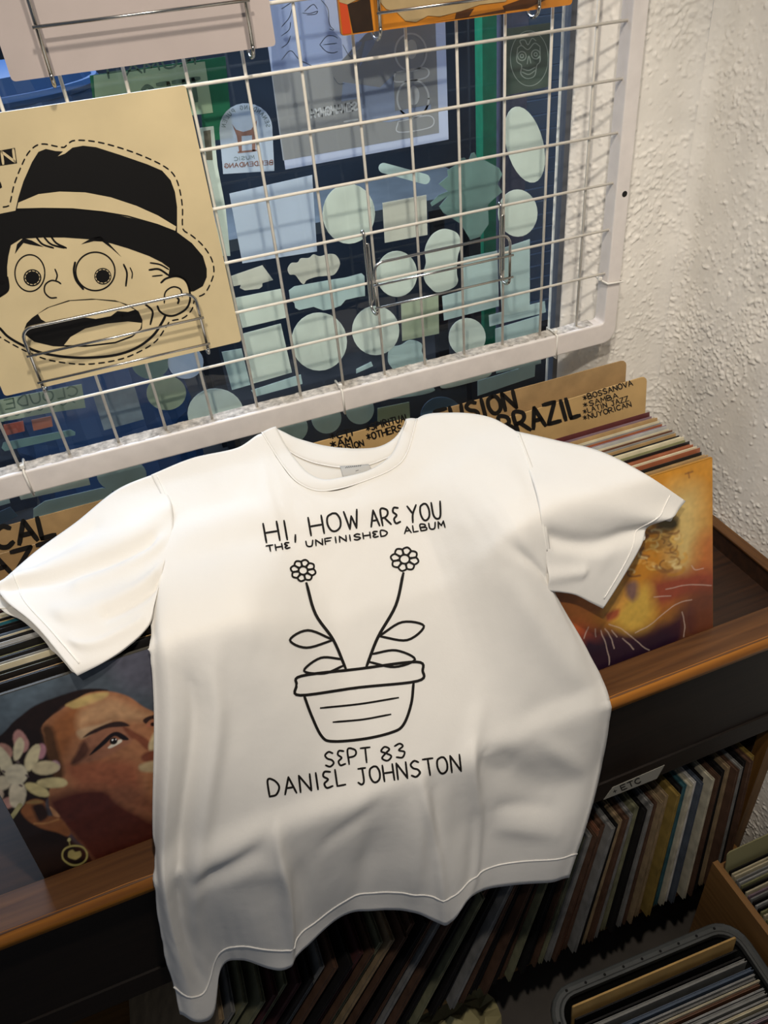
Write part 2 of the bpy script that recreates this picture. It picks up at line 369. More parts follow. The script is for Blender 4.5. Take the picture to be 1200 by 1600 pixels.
# cable ties
M_tie = mat('tie_nylon', '#ece8e0', .35)
def tie(p, horiz, label):
    x, y, z = p
    e = empty('cable_tie', p, label, 'cable tie')
    if horiz:   # loop round the bottom rail
        loop = [(x, -.019, ZB0 - .002), (x, -.019, ZB1 + .001), (x, -.010, ZB1 + .004), (x, .014, ZB1 + .004), (x, .015, ZB0 - .002)]
    else:
        loop = [(XF1 + .002, -.019, z), (XF0 - .002, -.019, z + .002), (XF0 - .004, .0, z + .003), (XF0 - .002, .015, z + .003), (XF1 + .002, .015, z)]
    MB().tube(loop, .0017, 6, True).build('strap', M_tie, e, True)
    q = np.array(loop[2]); MB().box(q + ([0, -.002, .003] if horiz else [-.003, -.003, .004]), (.006, .006, .006)).build('head', M_tie, e, bevel=.001)
tie((0.130, -.016, ZB0), True, 'white cable tie round the bottom rail above the shirt collar')
tie((-0.339, -.016, ZB0), True, 'white cable tie round the bottom rail under the cartoon sleeve')
tie((0.505, -.016, ZB0), True, 'white cable tie round the bottom rail near the frame corner')
tie((0.61, -.016, 1.297), False, 'white cable tie round the upright of the grid frame')

# ------------------------------------------------------------------ wire record holders hooked on the grid
M_chrome = mat('chrome_wire', '#b9b6b0', .22, metal=1.0)
def holder(x0, x1, zb, zt, zhook, bars, yf, label):
    e = empty('wire_record_holder', ((x0 + x1) / 2, 0, zb), label, 'record holder')
    r = .014
    fp = [(x0, yf, zb)] + [(x0 + r - r * math.cos(a), yf, zt - r + r * math.sin(a)) for a in np.linspace(0, math.pi / 2, 6)] + [(x1 - r + r * math.sin(a), yf, zt - r + r * math.cos(a)) for a in np.linspace(0, math.pi / 2, 6)] + [(x1, yf, zb)]
    MB().tube(fp, .0021, 8).build('front_frame', M_chrome, e, True)
    for zb_ in bars: MB().tube([(x0 - .004, yf - .0035, zb_), (x1 + .004, yf - .0035, zb_)], .0017, 8).build('bar', M_chrome, e, True)
    for x in (x0, x1):
        h = (-.0086 - yf) / 2; ym = yf + h
        pts = [(x, yf, zb)] + [(x, ym - h * math.cos(a), zb - h * .8 * math.sin(a)) for a in np.linspace(.2, math.pi - .2, 8)] + [(x, -.0086, zb), (x, -.0086, zhook - .002)] + [(x, -.0042 - .0045 * math.cos(a), zhook + .0045 * math.sin(a)) for a in np.linspace(0, math.radians(165), 9)]
        MB().tube(pts, .0023, 8).build('hook', M_chrome, e, True)
        MB().tube([(x, -.0088, zhook - .012), (x + .0048, -.0088, zhook - .012), (x + .0048, -.0088, zb + .004), (x, -.0088, zb - .004)], .0019, 6).build('stay', M_chrome, e, True)
    return e
ZROW = lambda j: 1.66 - j * PIT * 1.01
holder(0.193, 0.405, 1.354, 1.420, ZROW(3), [1.390, 1.357], -.038, 'empty chrome wire record holder hooked on the grid beside the cartoon sleeve')
holder(-0.2705, -0.054, 1.356, 1.434, ZROW(3), [1.400, 1.363], -.040, 'chrome wire holder clasping the cartoon record sleeve')
holder(-0.146, 0.0745, 1.694, 1.80, ZROW(-3), [1.737], -.040, 'chrome wire holder clasping the plain pale sleeve above the cartoon one')
holder(0.229, 0.440, 1.694, 1.77, ZROW(-2), [1.709], -.040, 'chrome wire holder clasping the torn orange sleeve')

# ------------------------------------------------------------------ records on display
def frame3(ang, dx=0.0, roll=0.0):
    """axes of a leaning sleeve: right, up, towards viewer"""
    ex = np.array([math.cos(roll), 0, math.sin(roll)]); up = np.array([-math.sin(roll), math.sin(ang), math.cos(ang)])
    up /= np.linalg.norm(up); n = np.cross(ex, up); n /= np.linalg.norm(n); return ex, up, n
def sleeve_at(name, P, ex, up, n, w, h, th, m, label, cat, group=None, r=.004):
    """card sleeve with rounded corners: P = bottom centre of the front face"""
    P = np.array(P, float); out = []
    for cx, cz, a0 in ((w / 2 - r, r, -90), (w / 2 - r, h - r, 0), (-w / 2 + r, h - r, 90), (-w / 2 + r, r, 180)):
        for a in (0, 30, 60, 90): out.append(P + ex * (cx + r * math.cos(math.radians(a0 + a))) + up * (cz + r * math.sin(math.radians(a0 + a))))
    o = MB().slab(out, -n, th).build(name, m)
    return tag(o, label, cat, group)
M_cream = mat('cream_card', '#cdbb92', .55, noise=.07, nscale=14, bump=.05, bscale=30)
ex, up, nn3 = frame3(math.radians(2.2))
Pc = np.array([-0.163, -0.026, 1.348])
cartoon = sleeve_at('record_sleeve', Pc, ex, up, nn3, LP, LP, .004, M_cream, 'cream record sleeve with a black cartoon face in a hat', 'record')
M_ink = mat('black_ink', '#0d0b09', .45, spec=.35)
A = lambda L: [(x / 3, 150 + y / 3) for x, y in L]
B = lambda L: [(x / 3, 350 + y / 3) for x, y in L]
def clip_un(un, Pc, ex, up, w, h):
    def f(x, y):
        q = un(x, y); d = q - Pc; a, c = d @ ex, d @ up
        a2 = min(max(a, -w / 2 + .0015), w / 2 - .0015); c2 = min(max(c, .0015), h - .0015)
        return q + ex * (a2 - a) + up * (c2 - c)
    return f
def cart_un(off): return clip_un(plane_un(Pc, nn3, off), Pc, ex, up, LP, LP)
u1, u2, u3 = cart_un(.0004), cart_un(.0008), cart_un(.0012)
def ink(name, polys, strokes, un, m, parent):
    b = MB()
    for p in polys: b.poly([un(*q) for q in p])
    for s, w_ in strokes: ribbon(b, s, w_ * 1.3, un)
    return b.build(name, m, parent)
crown = A([(72, 540), (85, 480), (110, 400), (150, 310), (180, 262), (215, 248), (260, 258), (295, 260), (268, 284), (305, 270), (340, 242), (390, 233), (450, 240), (560, 275), (690, 320), (760, 350), (800, 395), (820, 450), (830, 520), (830, 640), (740, 606), (600, 566), (480, 546), (340, 531), (200, 530)])
band = A([(80, 527), (86, 500), (180, 460), (280, 448), (400, 452), (520, 475), (640, 515), (740, 560), (826, 612), (822, 632), (740, 600), (600, 560), (480, 540), (340, 526), (200, 524)])
brim = [(-30, 352), (0, 334), (25, 329), (67, 326), (113, 326), (160, 331), (207, 341), (247, 352), (277, 363), (300, 380), (317, 400), (323, 420), (323, 433), (317, 447), (303, 455), (296, 456), (294, 446), (287, 436), (277, 432), (263, 432), (265, 419), (253, 410), (233, 400), (200, 388), (173, 380), (143, 374), (100, 371), (67, 371), (33, 373), (17, 383), (13, 400), (11, 417), (12, 453), (0, 465), (-30, 470)]
mouth = B([(115, 490), (125, 465), (150, 440), (220, 392), (320, 358), (430, 350), (540, 358), (605, 380), (650, 410), (668, 450), (665, 490), (620, 530), (540, 560), (400, 576), (250, 573), (160, 552), (120, 520)])
ink('hat', [crown, brim], [], u1, M_ink, cartoon)
ink('hat_band', [band], [], u2, M_cream, cartoon)
ink('mouth', [mouth], [], u1, M_ink, cartoon)
ink('teeth_and_tongue', [B([(178, 422), (230, 392), (330, 361), (450, 355), (560, 367), (632, 402), (600, 412), (550, 408), (520, 432), (450, 445), (385, 436), (300, 442), (215, 460), (192, 446)]), B([(300, 568), (330, 530), (400, 490), (500, 467), (600, 457), (664, 464), (658, 490), (618, 523), (540, 552), (420, 567)])], [], u2, M_cream, cartoon)
st = [(B(L), w_) for L, w_ in [
 ([(265, 345), (235, 345), (210, 320), (212, 285), (240, 265), (270, 270), (285, 280)], .9), ([(258, 212), (268, 240), (262, 265)], .9),
 ([(-30, 470), (0, 490), (40, 530), (110, 570), (200, 605), (330, 625), (450, 625), (560, 610), (650, 575), (720, 520), (760, 460), (775, 430)], 1.5),
 ([(755, 275), (780, 255), (830, 245), (870, 265), (888, 310), (890, 360), (870, 400), (820, 428), (780, 428), (750, 410), (738, 385)], 1.2),
 ([(770, 370), (775, 320), (810, 295), (845, 305), (855, 340)], .9), ([(826, 340), (838, 355), (834, 372)], 1.2),
 ([(705, 182), (750, 190), (790, 212)], .9), ([(700, 215), (745, 212), (790, 240)], 1.2), ([(715, 245), (760, 240)], .8),
 ([(580, 190), (595, 230), (590, 290)], 1.1), ([(610, 205), (620, 230), (618, 255)], .7),
 ([(540, 380), (572, 420), (575, 450)], 1.1), ([(680, 375), (715, 410), (705, 470)], 1.2),
 ([(170, 62), (200, 95), (250, 112)], 1.1), ([(205, 60), (240, 95), (300, 112)], 1.1), ([(240, 60), (265, 90), (310, 112)], 1.1),
 ([(0, 340), (38, 308), (35, 250)], 1.2)]]
st += [(closed(B(ell(140, 230, 70, 86))), .8), (closed(B(ell(447, 222, 92, 90))), .9), (cr(B([(352, 180), (346, 220), (358, 265), (390, 305)]), 4), 1.3), (closed(B(ell(10, 275, 8, 8))), .6)]
ink('face_lines', [B(ell(152, 252, 42, 40)), B(ell(482, 245, 40, 39)), B([(70, 140), (80, 95), (110, 65), (150, 78), (205, 108), (140, 96), (110, 88), (90, 112)]), B([(380, 95), (430, 65), (470, 58), (510, 90), (570, 155), (520, 112), (480, 82), (440, 80)])], st, u1, M_ink, cartoon)
dash = []
for c in ((152, 252), (482, 245)):
    for k in range(12):
        t0 = k * math.pi / 6; dash.append((B([(c[0] + 34 * math.cos(t0 + d), c[1] + 32 * math.sin(t0 + d)) for d in (0, .15, .3)]), .45))
ink('pupil_dashes', [], dash, u2, M_cream, cartoon)
outl = cr(B([(-20, 520), (0, 530), (60, 565), (130, 600), (220, 635), (340, 655), (440, 655), (560, 635), (650, 600), (730, 550), (780, 480), (800, 455), (860, 440), (900, 400), (915, 350), (960, 325), (990, 270), (1003, 220), (990, 160), (950, 100), (900, 55), (862, 30), (855, 0), (855, -80), (840, -170), (815, -230), (770, -270), (690, -310), (600, -345), (500, -375), (420, -390), (350, -392), (320, -378), (300, -360), (260, -365), (210, -375), (170, -368), (130, -330), (95, -260), (65, -180), (50, -110), (40, -85), (0, -78)]), 12)
L = np.concatenate([[0], np.cumsum(np.hypot(*np.diff(outl, axis=0).T))]); dd = []
for s0 in np.arange(0, L[-1] - 9, 15.5):
    dd.append(([(np.interp(s0 + q, L, outl[:, 0]), np.interp(s0 + q, L, outl[:, 1])) for q in (0, 4.5, 9)], .85))
ink('dashed_outline', [], dd, u1, M_ink, cartoon)
ink('letter_box', [A([(-8, 257), (70, 243), (80, 315), (0, 327)]), A([(-12, 440), (2, 400), (10, 428)])], [], u1, M_ink, cartoon)
b = MB(); lettering(b, 'N', (5, 256), (24, 252.5), 19, 2.0, u2); b.build('letter', M_cream, cartoon)

# plain pale sleeve above
ex4, up4, n4 = frame3(math.radians(1.5), roll=-.004)
sleeve_at('record_sleeve', (-0.041, -.024, 1.690), ex4, up4, n4, 0.292, 0.31, .005, mat('pale_mauve_card', '#b3a7a2', .35, noise=.04, nscale=20, bump=.05, bscale=12), 'plain pale mauve record sleeve above the cartoon sleeve', 'record')
# torn orange sleeve
Po = np.array([0.342, -.022, 1.689])
org = sleeve_at('record_sleeve', Po, ex4, up4, n4, 0.312, 0.315, .005, mat('burnt_orange', '#b8741f', .35, noise=.25, nscale=18), 'orange record sleeve with a torn brown paper panel high on the grid', 'record')
uo = clip_un(plane_un(Po, n4, .0005), Po, ex4, up4, .312, .315); uo2 = clip_un(plane_un(Po, n4, .0009), Po, ex4, up4, .312, .315)
H = lambda L: [(440 + x * .2333, y * .2333) for x, y in L]
ink('red_stripe', [H([(370, -40), (440, -40), (440, 30), (470, 240), (490, 262), (400, 275)])], [], uo, mat('red_print', '#b8431c', .4), org)
ink('dark_stripe', [H([(440, 30), (590, -20), (618, 232), (480, 250)])], [], uo, mat('dark_brown_print', '#2a1c10', .4, noise=.3, nscale=40), org)
ink('torn_paper', [H([(380, -60), (380, 15), (440, 30), (500, 0), (640, -10), (700, 60), (770, 80), (830, 140), (900, 148), (980, 105), (1060, 110), (1200, 75), (1330, 30), (1500, 10), (1560, -60)])], [], uo2, mat('kraft_paper', '#a08a62', .8, noise=.15, nscale=30), org)
ink('painted_shadow', [H([(690, 205), (900, 170), (1200, 120), (1500, 60), (1500, 85), (1200, 150), (900, 200), (690, 225)]), H([(1170, 80), (1290, 55), (1250, 140), (1160, 150)]), H([(1480, 40), (1650, -20), (1790, -60), (1790, -10), (1650, 55), (1500, 75)])], [], uo, mat('umber_shadow', '#4a2a0e', .4), org)  # umber shapes paint a cast shadow onto the sleeve below the holder bar

# ------------------------------------------------------------------ stickers on the street side of the pane
YS = YG + .0065
def un_s(off=0.0): return lambda x, y: at(x, y, Y=YS + off)
M_st = {'pale': mat('sticker_pale', '#dbe6de', .6, noise=.08, nscale=25, trans=.15), 'grey': mat('sticker_grey', '#d3d5cb', .6, noise=.08, nscale=25, trans=.15),
        'aqua': mat('sticker_aqua', '#bcd3d4', .6, noise=.08, nscale=25, trans=.15), 'blue': mat('sticker_blue', '#ccd8e6', .6, noise=.05, nscale=25, trans=.3),
        'green': mat('sticker_green', '#b4caa8', .6, noise=.1, nscale=25, trans=.15), 'dim': mat('sticker_dim', '#6f908e', .6, noise=.12, nscale=25, trans=.15),
        'navy': mat('sticker_navy', '#50708e', .6, noise=.1, nscale=25, trans=.15), 'emerald': mat('sticker_emerald', '#1f7a56', .6, noise=.1, trans=.15),
        'olive': mat('sticker_olive', '#a9b7a0', .6, noise=.12, nscale=25, trans=.15)}
NST = [0]; UNDER = {2, 27, 30, 32, 44, 46}        # stickers pasted over by a neighbour lie one layer further out
def sticker(pts, m, label, cat='sticker', sm=False):
    P = cr(pts, 5, True) if sm else pts; ys = YS + (.0006 if NST[0] in UNDER else 0); NST[0] += 1
    b = MB(); b.slab([at(x, y, Y=ys) for x, y in P], (0, 1, 0), .0004)
    return tag(b.build('window_sticker', M_st.get(m, m)), label, cat)
q3 = lambda L: [(300 + x / 4, 100 + y / 4) for x, y in L]
q4 = lambda L: [(300 + x / 4, 400 + y / 4) for x, y in L]
q5 = lambda L: [(x / 4, 500 + y / 4) for x, y in L]
q6 = lambda L: [(500 + x / 4, 200 + y / 4) for x, y in L]
qd = lambda L: [(300 + x * .58333, 250 + y * .58333) for x, y in L]
q2 = lambda L: [(400 + x / 2, y / 2) for x, y in L]
M_mark = mat('sticker_print', '#7c8c94', .6); M_mark2 = mat('sticker_print_brown', '#8d6a62', .6); M_dk = mat('sticker_print_dark', '#6c7680', .6); M_gd = mat('sticker_print_green', '#58705e', .6)
us1 = un_s(-.0004); us2 = un_s(-.0008)
# arched badge
arch = q3([(195, 688), (172, 430)] + [(337 + 165 * math.cos(t), 400 - 155 * math.sin(t)) for t in np.linspace(math.pi, 0, 14)] + [(515, 668)])
o = sticker(arch, 'blue', 'arched pale blue badge sticker with a reddish emblem and lettering')
b = MB(); b.poly([us1(*p) for p in q3([(250, 375), (275, 410), (320, 425), (370, 410), (405, 350), (395, 545), (375, 545), (375, 445), (310, 450), (312, 545), (295, 550), (280, 450)])])
ribbon(b, q3([(290, 552), (400, 540)]), 1.5, us1); ribbon(b, q3([(300, 500), (390, 490)]), 1.2, us1)
lettering(b, 'BERDENDANG', q3([(205, 650)])[0], q3([(505, 628)])[0], 6.5, .8, us1, mirror=True); b.build('emblem', M_mark2, o)
b = MB(); word = 'SENANDUNG PULEN'
for k, c in enumerate(word):
    t = .15 + (math.pi - .3) * k / (len(word) - 1); cx, cy = 337 + 128 * math.cos(t), 405 - 122 * math.sin(t)
    px, py = 300 + cx / 4, 100 + cy / 4; tx, ty = math.sin(t), math.cos(t)
    lettering(b, c, (px - tx * 2, py - ty * 2), (px + tx * 2, py + ty * 2), 6, .6, us1, mirror=True)
lettering(b, 'MUSIC', q3([(265, 605)])[0], q3([(390, 592)])[0], 5.5, .6, us1, mirror=True); b.build('lettering', M_mark, o)
# large poster
po = sticker([(404, -30), (446, 265), (701, 218), (693, -60)], mat('poster_white', '#d3dbec', .6, trans=.35), 'large pale poster with a drawn face and mirrored lettering on the window', 'poster')
pq = lambda L: [(440 + x * .2333, y * .2333) for x, y in L]
b = MB(); b.poly([us1(*p) for p in pq([(-70, 480), (390, 420), (560, 230), (650, 180), (1030, 140), (1055, 890), (10, 1075)])]); b.build('print_ground', mat('poster_grey', '#a2a5a8', .6, trans=.3), po)
b = MB(); b.poly([us2(*p) for p in pq([(410, 550), (660, 585), (750, 500), (760, 745), (1000, 700), (1000, 735), (860, 790), (720, 818), (540, 805), (510, 660), (400, 680)])])
b.poly([us2(*p) for p in pq([(-90, 0), (280, -20), (330, 190), (400, 260), (410, 390), (200, 430), (-60, 470)])]); b.build('print_shape', mat('poster_blue', '#a9bade', .6, trans=.35), po)
b = MB()
for cx_, cy_2 in ((865, 350), (880, 660)):
    ribbon(b, closed(pq(ell(cx_, cy_2, 105, 125))), 1.5, us2)
    b.poly([us2(*p) for p in pq(ell(cx_ + 5, cy_2 - 20, 38, 65))])
ribbon(b, closed(pq([(760, 485), (960, 455), (965, 520), (765, 548)])), 1.2, us2); ribbon(b, closed(pq([(780, 815), (990, 775), (1000, 850), (785, 885)])), .9, us2)
lettering(b, 'SENANGNYA', pq([(198, 790)])[0], pq([(510, 735)])[0], 12.5, 1.4, us2, mirror=True)
ribbon(b, pq([(420, 815), (510, 800)]), 1.5, us2); b.build('lettering', mat('poster_print_light', '#d6dce6', .6, trans=.3), po)
b = MB()
for s_ in ([(140, 88), (190, 90), (240, 75), (225, 95), (170, 100)], [(155, 75), (210, 30), (240, 60)], [(265, 0), (310, 60), (320, 160), (350, 200), (320, 195)], [(255, 300), (300, 245), (345, 240), (375, 255)], [(255, 300), (300, 345), (345, 355), (375, 345)], [(280, 300), (370, 290)], [(0, 60), (60, 20), (90, 0)], [(0, 180), (50, 120), (70, 60)], [(0, 240), (50, 200), (60, 150)], [(0, 320), (40, 290), (60, 240)], [(0, 400), (60, 340), (120, 400), (200, 440)], [(410, 300), (450, 370), (480, 390)], [(350, 520), (380, 560), (420, 560)]):
    ribbon(b, pq(s_), .55, us2)
b.build('line_drawing', M_dk, po)
b = MB()
for s_ in ([(500, 280), (460, 370), (520, 330), (540, 280)], [(560, 275), (520, 450), (600, 330), (640, 255)]): b.poly([us2(*p) for p in pq(s_)])
b.build('print_rays', mat('poster_blue', '#a9bade', .6), po)
# emerald board with pale green note
o = sticker([(140, 118), (352, 88), (364, 215), (318, 222), (314, 170), (150, 190)], 'emerald', 'emerald green board behind the pale green note in the window', 'board')
b = MB(); b.poly([us1(*p) for p in [(146, 118), (320, 96), (333, 176), (152, 200)]]); b.build('note', M_st['green'], o)
b = MB(); lettering(b, 'RUMAH', (170, 122), (305, 100), 16, 1.6, us2, mirror=True, gap=.2); b.build('script', M_gd, o)
b = MB(); lettering(b, 'TEES', (226, 170), (316, 156), 34, 3.4, us2, mirror=True, gap=.3); b.build('block_lettering', M_gd, o)
o = sticker(q3([(40, 400), (135, 388), (160, 640), (90, 640)]), 'pale', 'small pale note with a brown bar beside the arched badge')
b = MB(); b.poly([us1(*p) for p in q3([(72, 420), (115, 412), (130, 600), (90, 600)])]); b.build('printed_bar', mat('sticker_brown', '#6d685a', .6), o)
S = sticker
S(q3([(90, 640), (160, 640), (210, 900), (240, 1200), (180, 1200), (140, 900)]), 'pale', 'tall pale green strip sticker beside the edge of the cartoon sleeve')
S(qd([(100, 90), (322, 40), (335, 245), (135, 277)]), 'blue', 'plain pale blue square sticker below the arched badge')
S(ell(545, 334, 41, 47), 'pale', 'large round pale green sticker right of the pale blue square')
S(q6([(390, 468), (665, 418), (672, 668), (405, 718)]), 'grey', 'plain grey square sticker beside a large round pale one')
S([(599.5 + 8 * math.cos(a), 262.5 + 8 * math.sin(a)) for a in np.linspace(1.83, 1.83 + math.pi, 8)] + [(664 + 8 * math.cos(a), 280 + 8 * math.sin(a)) for a in np.linspace(-1.31, -1.31 + math.pi, 8)], 'aqua', 'slim pill-shaped aqua sticker under the big poster')
S(q6([(742, 350), (800, 300), (795, 265), (860, 225), (880, 190), (905, 185), (925, 215), (945, 160), (965, 152), (985, 190), (1010, 190), (1120, 250), (1140, 290), (1110, 350), (1140, 400), (1080, 450), (1050, 480), (1055, 600), (1000, 680), (940, 700), (880, 600), (770, 530), (745, 490), (800, 425), (700, 490), (690, 470), (740, 420), (800, 395)]), 'dim', 'dull teal splash-shaped sticker with ragged lobes')
sk = S(q2([(780, 90), (925, 70), (915, 270), (775, 300)]), mat('sticker_skullgreen', '#54685f', .6, noise=.1, trans=.2), 'dark grey-green square sticker with a pale skull drawing')
b = MB(); qs = lambda L: [(800 + x / 4, y / 4) for x, y in L]
ribbon(b, closed(qs(ell(108, 365, 118, 172))), .6, us1)
for e_ in ((62, 350, 26, 28), (148, 340, 26, 28), (62, 350, 10, 11), (148, 340, 10, 11)): ribbon(b, closed(qs(ell(*e_))), .9, us1)
for s_ in ([(35, 300), (60, 285), (100, 310), (140, 270), (175, 290)], [(35, 300), (30, 380), (60, 410), (55, 460), (90, 490), (140, 475), (155, 410), (175, 380), (175, 290)], [(95, 400), (105, 350), (118, 395)], [(65, 430), (105, 440), (145, 420)], [(62, 450), (105, 465), (145, 440)], [(60, 285), (50, 255), (80, 250), (100, 280), (125, 240), (150, 255)]): ribbon(b, qs(s_), .8, us1)
b.build('skull_drawing', mat('skull_line', '#9fb0aa', .6), sk)
S(ell(820, 226, 29, 61, -14), 'pale', 'tall tilted oval pale sticker under the skull sticker')
S(ell(809, 333, 31, 37), 'pale', 'round pale sticker above the right end of the empty holder')
S(q4([(245, 125), (440, 58), (508, 150), (440, 170), (440, 190), (420, 205), (330, 215), (300, 200), (305, 180), (260, 190)]), 'grey', 'ribbon-shaped grey sticker with raised lettering beside the cartoon sleeve')
S(q4([(270, 262), (555, 205), (590, 385), (315, 450)]), 'pale', 'wide pale rectangle sticker under the ribbon-shaped one')
S(q4([(320, 485), (555, 422), (625, 728), (375, 800)]), 'pale', 'large pale rectangle sticker left of the big low circle')
S(q4([(185, 600), (310, 578), (365, 805), (250, 838)]), 'aqua', 'aqua rectangle sticker near the lower corner of the cartoon sleeve')
S(q4([(370, 840), (680, 740), (690, 790), (690, 800), (395, 880)]), 'aqua', 'thin aqua strip sticker just over the bottom rail')
S(ell(498.75, 533.75, 43.5, 45.5), 'pale', 'biggest round pale sticker low on the pane under the long lettering sticker')
S(ell(587, 516.6, 37, 38.5), 'pale', 'round pale sticker behind the lower left end of the empty holder')
S(q4([(598, 80), (620, 45), (660, 40), (680, 15), (730, 12), (760, -10), (800, 2), (850, -12), (900, -5), (925, 50), (890, 115), (830, 125), (780, 130), (720, 150), (700, 175), (680, 165), (645, 120), (610, 115)]), 'grey', 'cloud-edged grey lettering sticker, shorter of the two die-cut words', sm=True)
S(q4([(605, 215), (640, 190), (860, 150), (960, 135), (1060, 108), (1078, 125), (1082, 250), (1030, 258), (960, 275), (930, 310), (880, 330), (820, 340), (760, 318), (670, 338), (645, 325), (640, 295), (612, 270)]), 'aqua', 'long scalloped aqua lettering sticker, longer of the two die-cut words')
S(ell(620, 428, 32, 36), 'pale', 'round pale sticker framed by the left half of the empty holder')
S(q6([(795, 632), (860, 660), (882, 730), (862, 800), (855, 900), (862, 960), (830, 1000), (735, 1028), (690, 1000), (655, 955), (648, 900), (662, 840), (655, 760), (690, 680), (740, 640)]), 'pale', 'pear-shaped pale sticker behind the middle of the empty holder', sm=True)
S(qd([(728, 262), (818, 243), (822, 392), (675, 430), (670, 365), (725, 350)]), 'aqua', 'stepped aqua rectangle sticker behind the right half of the empty holder')
S(qd([(822, 240), (905, 212), (905, 402), (830, 420)]), 'aqua', 'upright aqua rectangle sticker beside the right end of the empty holder')
S(qd([(560, 385), (660, 362), (662, 465), (563, 485)]), 'olive', 'olive-grey rectangle sticker below the middle of the empty holder')
S(qd([(795, 416), (945, 378), (948, 408), (797, 446)]), 'aqua', 'narrow aqua strip sticker low beside the window edge')
S(qd([(812, 452), (935, 415), (935, 545), (815, 572)]), 'aqua', 'large aqua rectangle sticker behind the bottom rail near the window edge')
S(ell(730, 527, 29, 30), 'pale', 'round pale sticker half hidden by the bottom rail left of the window edge')
S(qd([(525, 540), (530, 505), (560, 495), (585, 482), (615, 492), (618, 520), (655, 560), (665, 575), (640, 600), (650, 618), (600, 632), (510, 642), (495, 632), (525, 610), (500, 590), (540, 570)]), 'aqua', 'cloud-shaped aqua sticker crossing behind the bottom rail', sm=True)
S(qd([(668, 590), (700, 550), (740, 540), (795, 532), (805, 555), (795, 580), (740, 598), (672, 612)]), 'pale', 'rounded pale tab sticker under the bottom rail', sm=True)
S(qd([(765, 592), (920, 545), (918, 580), (765, 632)]), 'aqua', 'slanted aqua strip sticker under the bottom rail above the FUSION card')
S(ell(451, 668, 30, 26), 'aqua', 'leftmost of three small round aqua stickers above the shirt collar')
S(ell(510, 653.5, 23.5, 24), 'aqua', 'middle one of three small round aqua stickers above the shirt collar')
S(ell(562, 639.5, 22.5, 23.5), 'aqua', 'rightmost of three small round aqua stickers above the shirt collar')
S(qd([(497, 665), (582, 648), (584, 692), (497, 702)]), 'olive', 'olive rectangle sticker above the CTI card')
S(ell(690, 650, 33, 30), 'navy', 'dull blue round sticker peeping over the FUSION card')
S(qd([(440, 560), (480, 540), (485, 552), (440, 572)]), 'aqua', 'tiny aqua dash sticker over the bottom rail')
S(ell(260, 614, 31, 27), 'olive', 'olive oval sticker with a dotted line under the cartoon sleeve')
S(q5([(580, 470), (840, 415), (900, 620), (650, 690)]), mat('sticker_portrait', '#8d9ba6', .6, noise=.2, nscale=60, trans=.2), 'grey-blue rectangle sticker with a faint portrait under the cartoon sleeve')
o = S(q5([(-60, 650), (-60, 510), (510, 400), (535, 548), (300, 582)]), 'olive', 'olive card with mirrored lettering and a wavy border in the window')
b = MB(); lettering(b, 'CLOUDE', (8, 640), (122, 617), 15, 1.3, us1, mirror=True)
ribbon(b, [(k * 9, 652 - k * 2 + (3 if k % 2 else -2)) for k in range(14)], .9, us1); b.build('lettering', M_gd, o)
S(q5([(80, 990), (525, 880), (565, 1030), (130, 1125)]), 'pale', 'pale rectangle sticker under the bottom rail above the VOCAL card')
S(q5([(600, 860), (1085, 742), (1105, 785), (630, 905)]), 'pale', 'long thin pale sticker under the bottom rail above the shirt sleeve')
S(ell(190, 742, 39, 27), 'aqua', 'round aqua sticker just above the shirt shoulder')
S(ell(337, 646, 44, 39), 'pale', 'large round pale sticker crossed by the bottom rail below the cartoon sleeve')
S(ell(235, 566, 30, 26), 'dim', 'dull round sticker partly behind the bottom edge of the cartoon sleeve')
S(ell(290, 566, 28, 26), 'blue', 'pale blue round sticker by the lower right end of the cartoon holder')
S([(-20, 760), (8, 752), (16, 786), (-20, 796)], 'aqua', 'aqua scrap sticker at the window corner beside the VOCAL card')
S([(52, 795), (70, 783), (160, 762), (175, 766), (178, 790), (52, 815)], 'aqua', 'long aqua strip sticker right behind the VOCAL card')
S([(-20, 808), (16, 792), (28, 806), (-20, 830)], 'navy', 'dull blue scrap sticker behind the VOCAL card')
S(q5([(20, 765), (440, 685), (470, 700), (470, 720), (30, 820), (10, 800)]), 'dim', 'dull teal wide sticker crossed by the bottom rail')
for k, (x0, y0, c, nm) in enumerate(((20, 655, '#9a4a3c', 'dull red'), (195, 625, '#a86450', 'faded orange'))):  # books outside, built as flat pieces on the pane's street side
    S(q5([(x0, y0), (x0 + 125, y0 - 25), (x0 + 135, y0 + 40), (x0 + 15, y0 + 68)]), mat('sticker_' + nm.replace(' ', '_'), c, .6), nm + ' book outside the pane below the olive card')

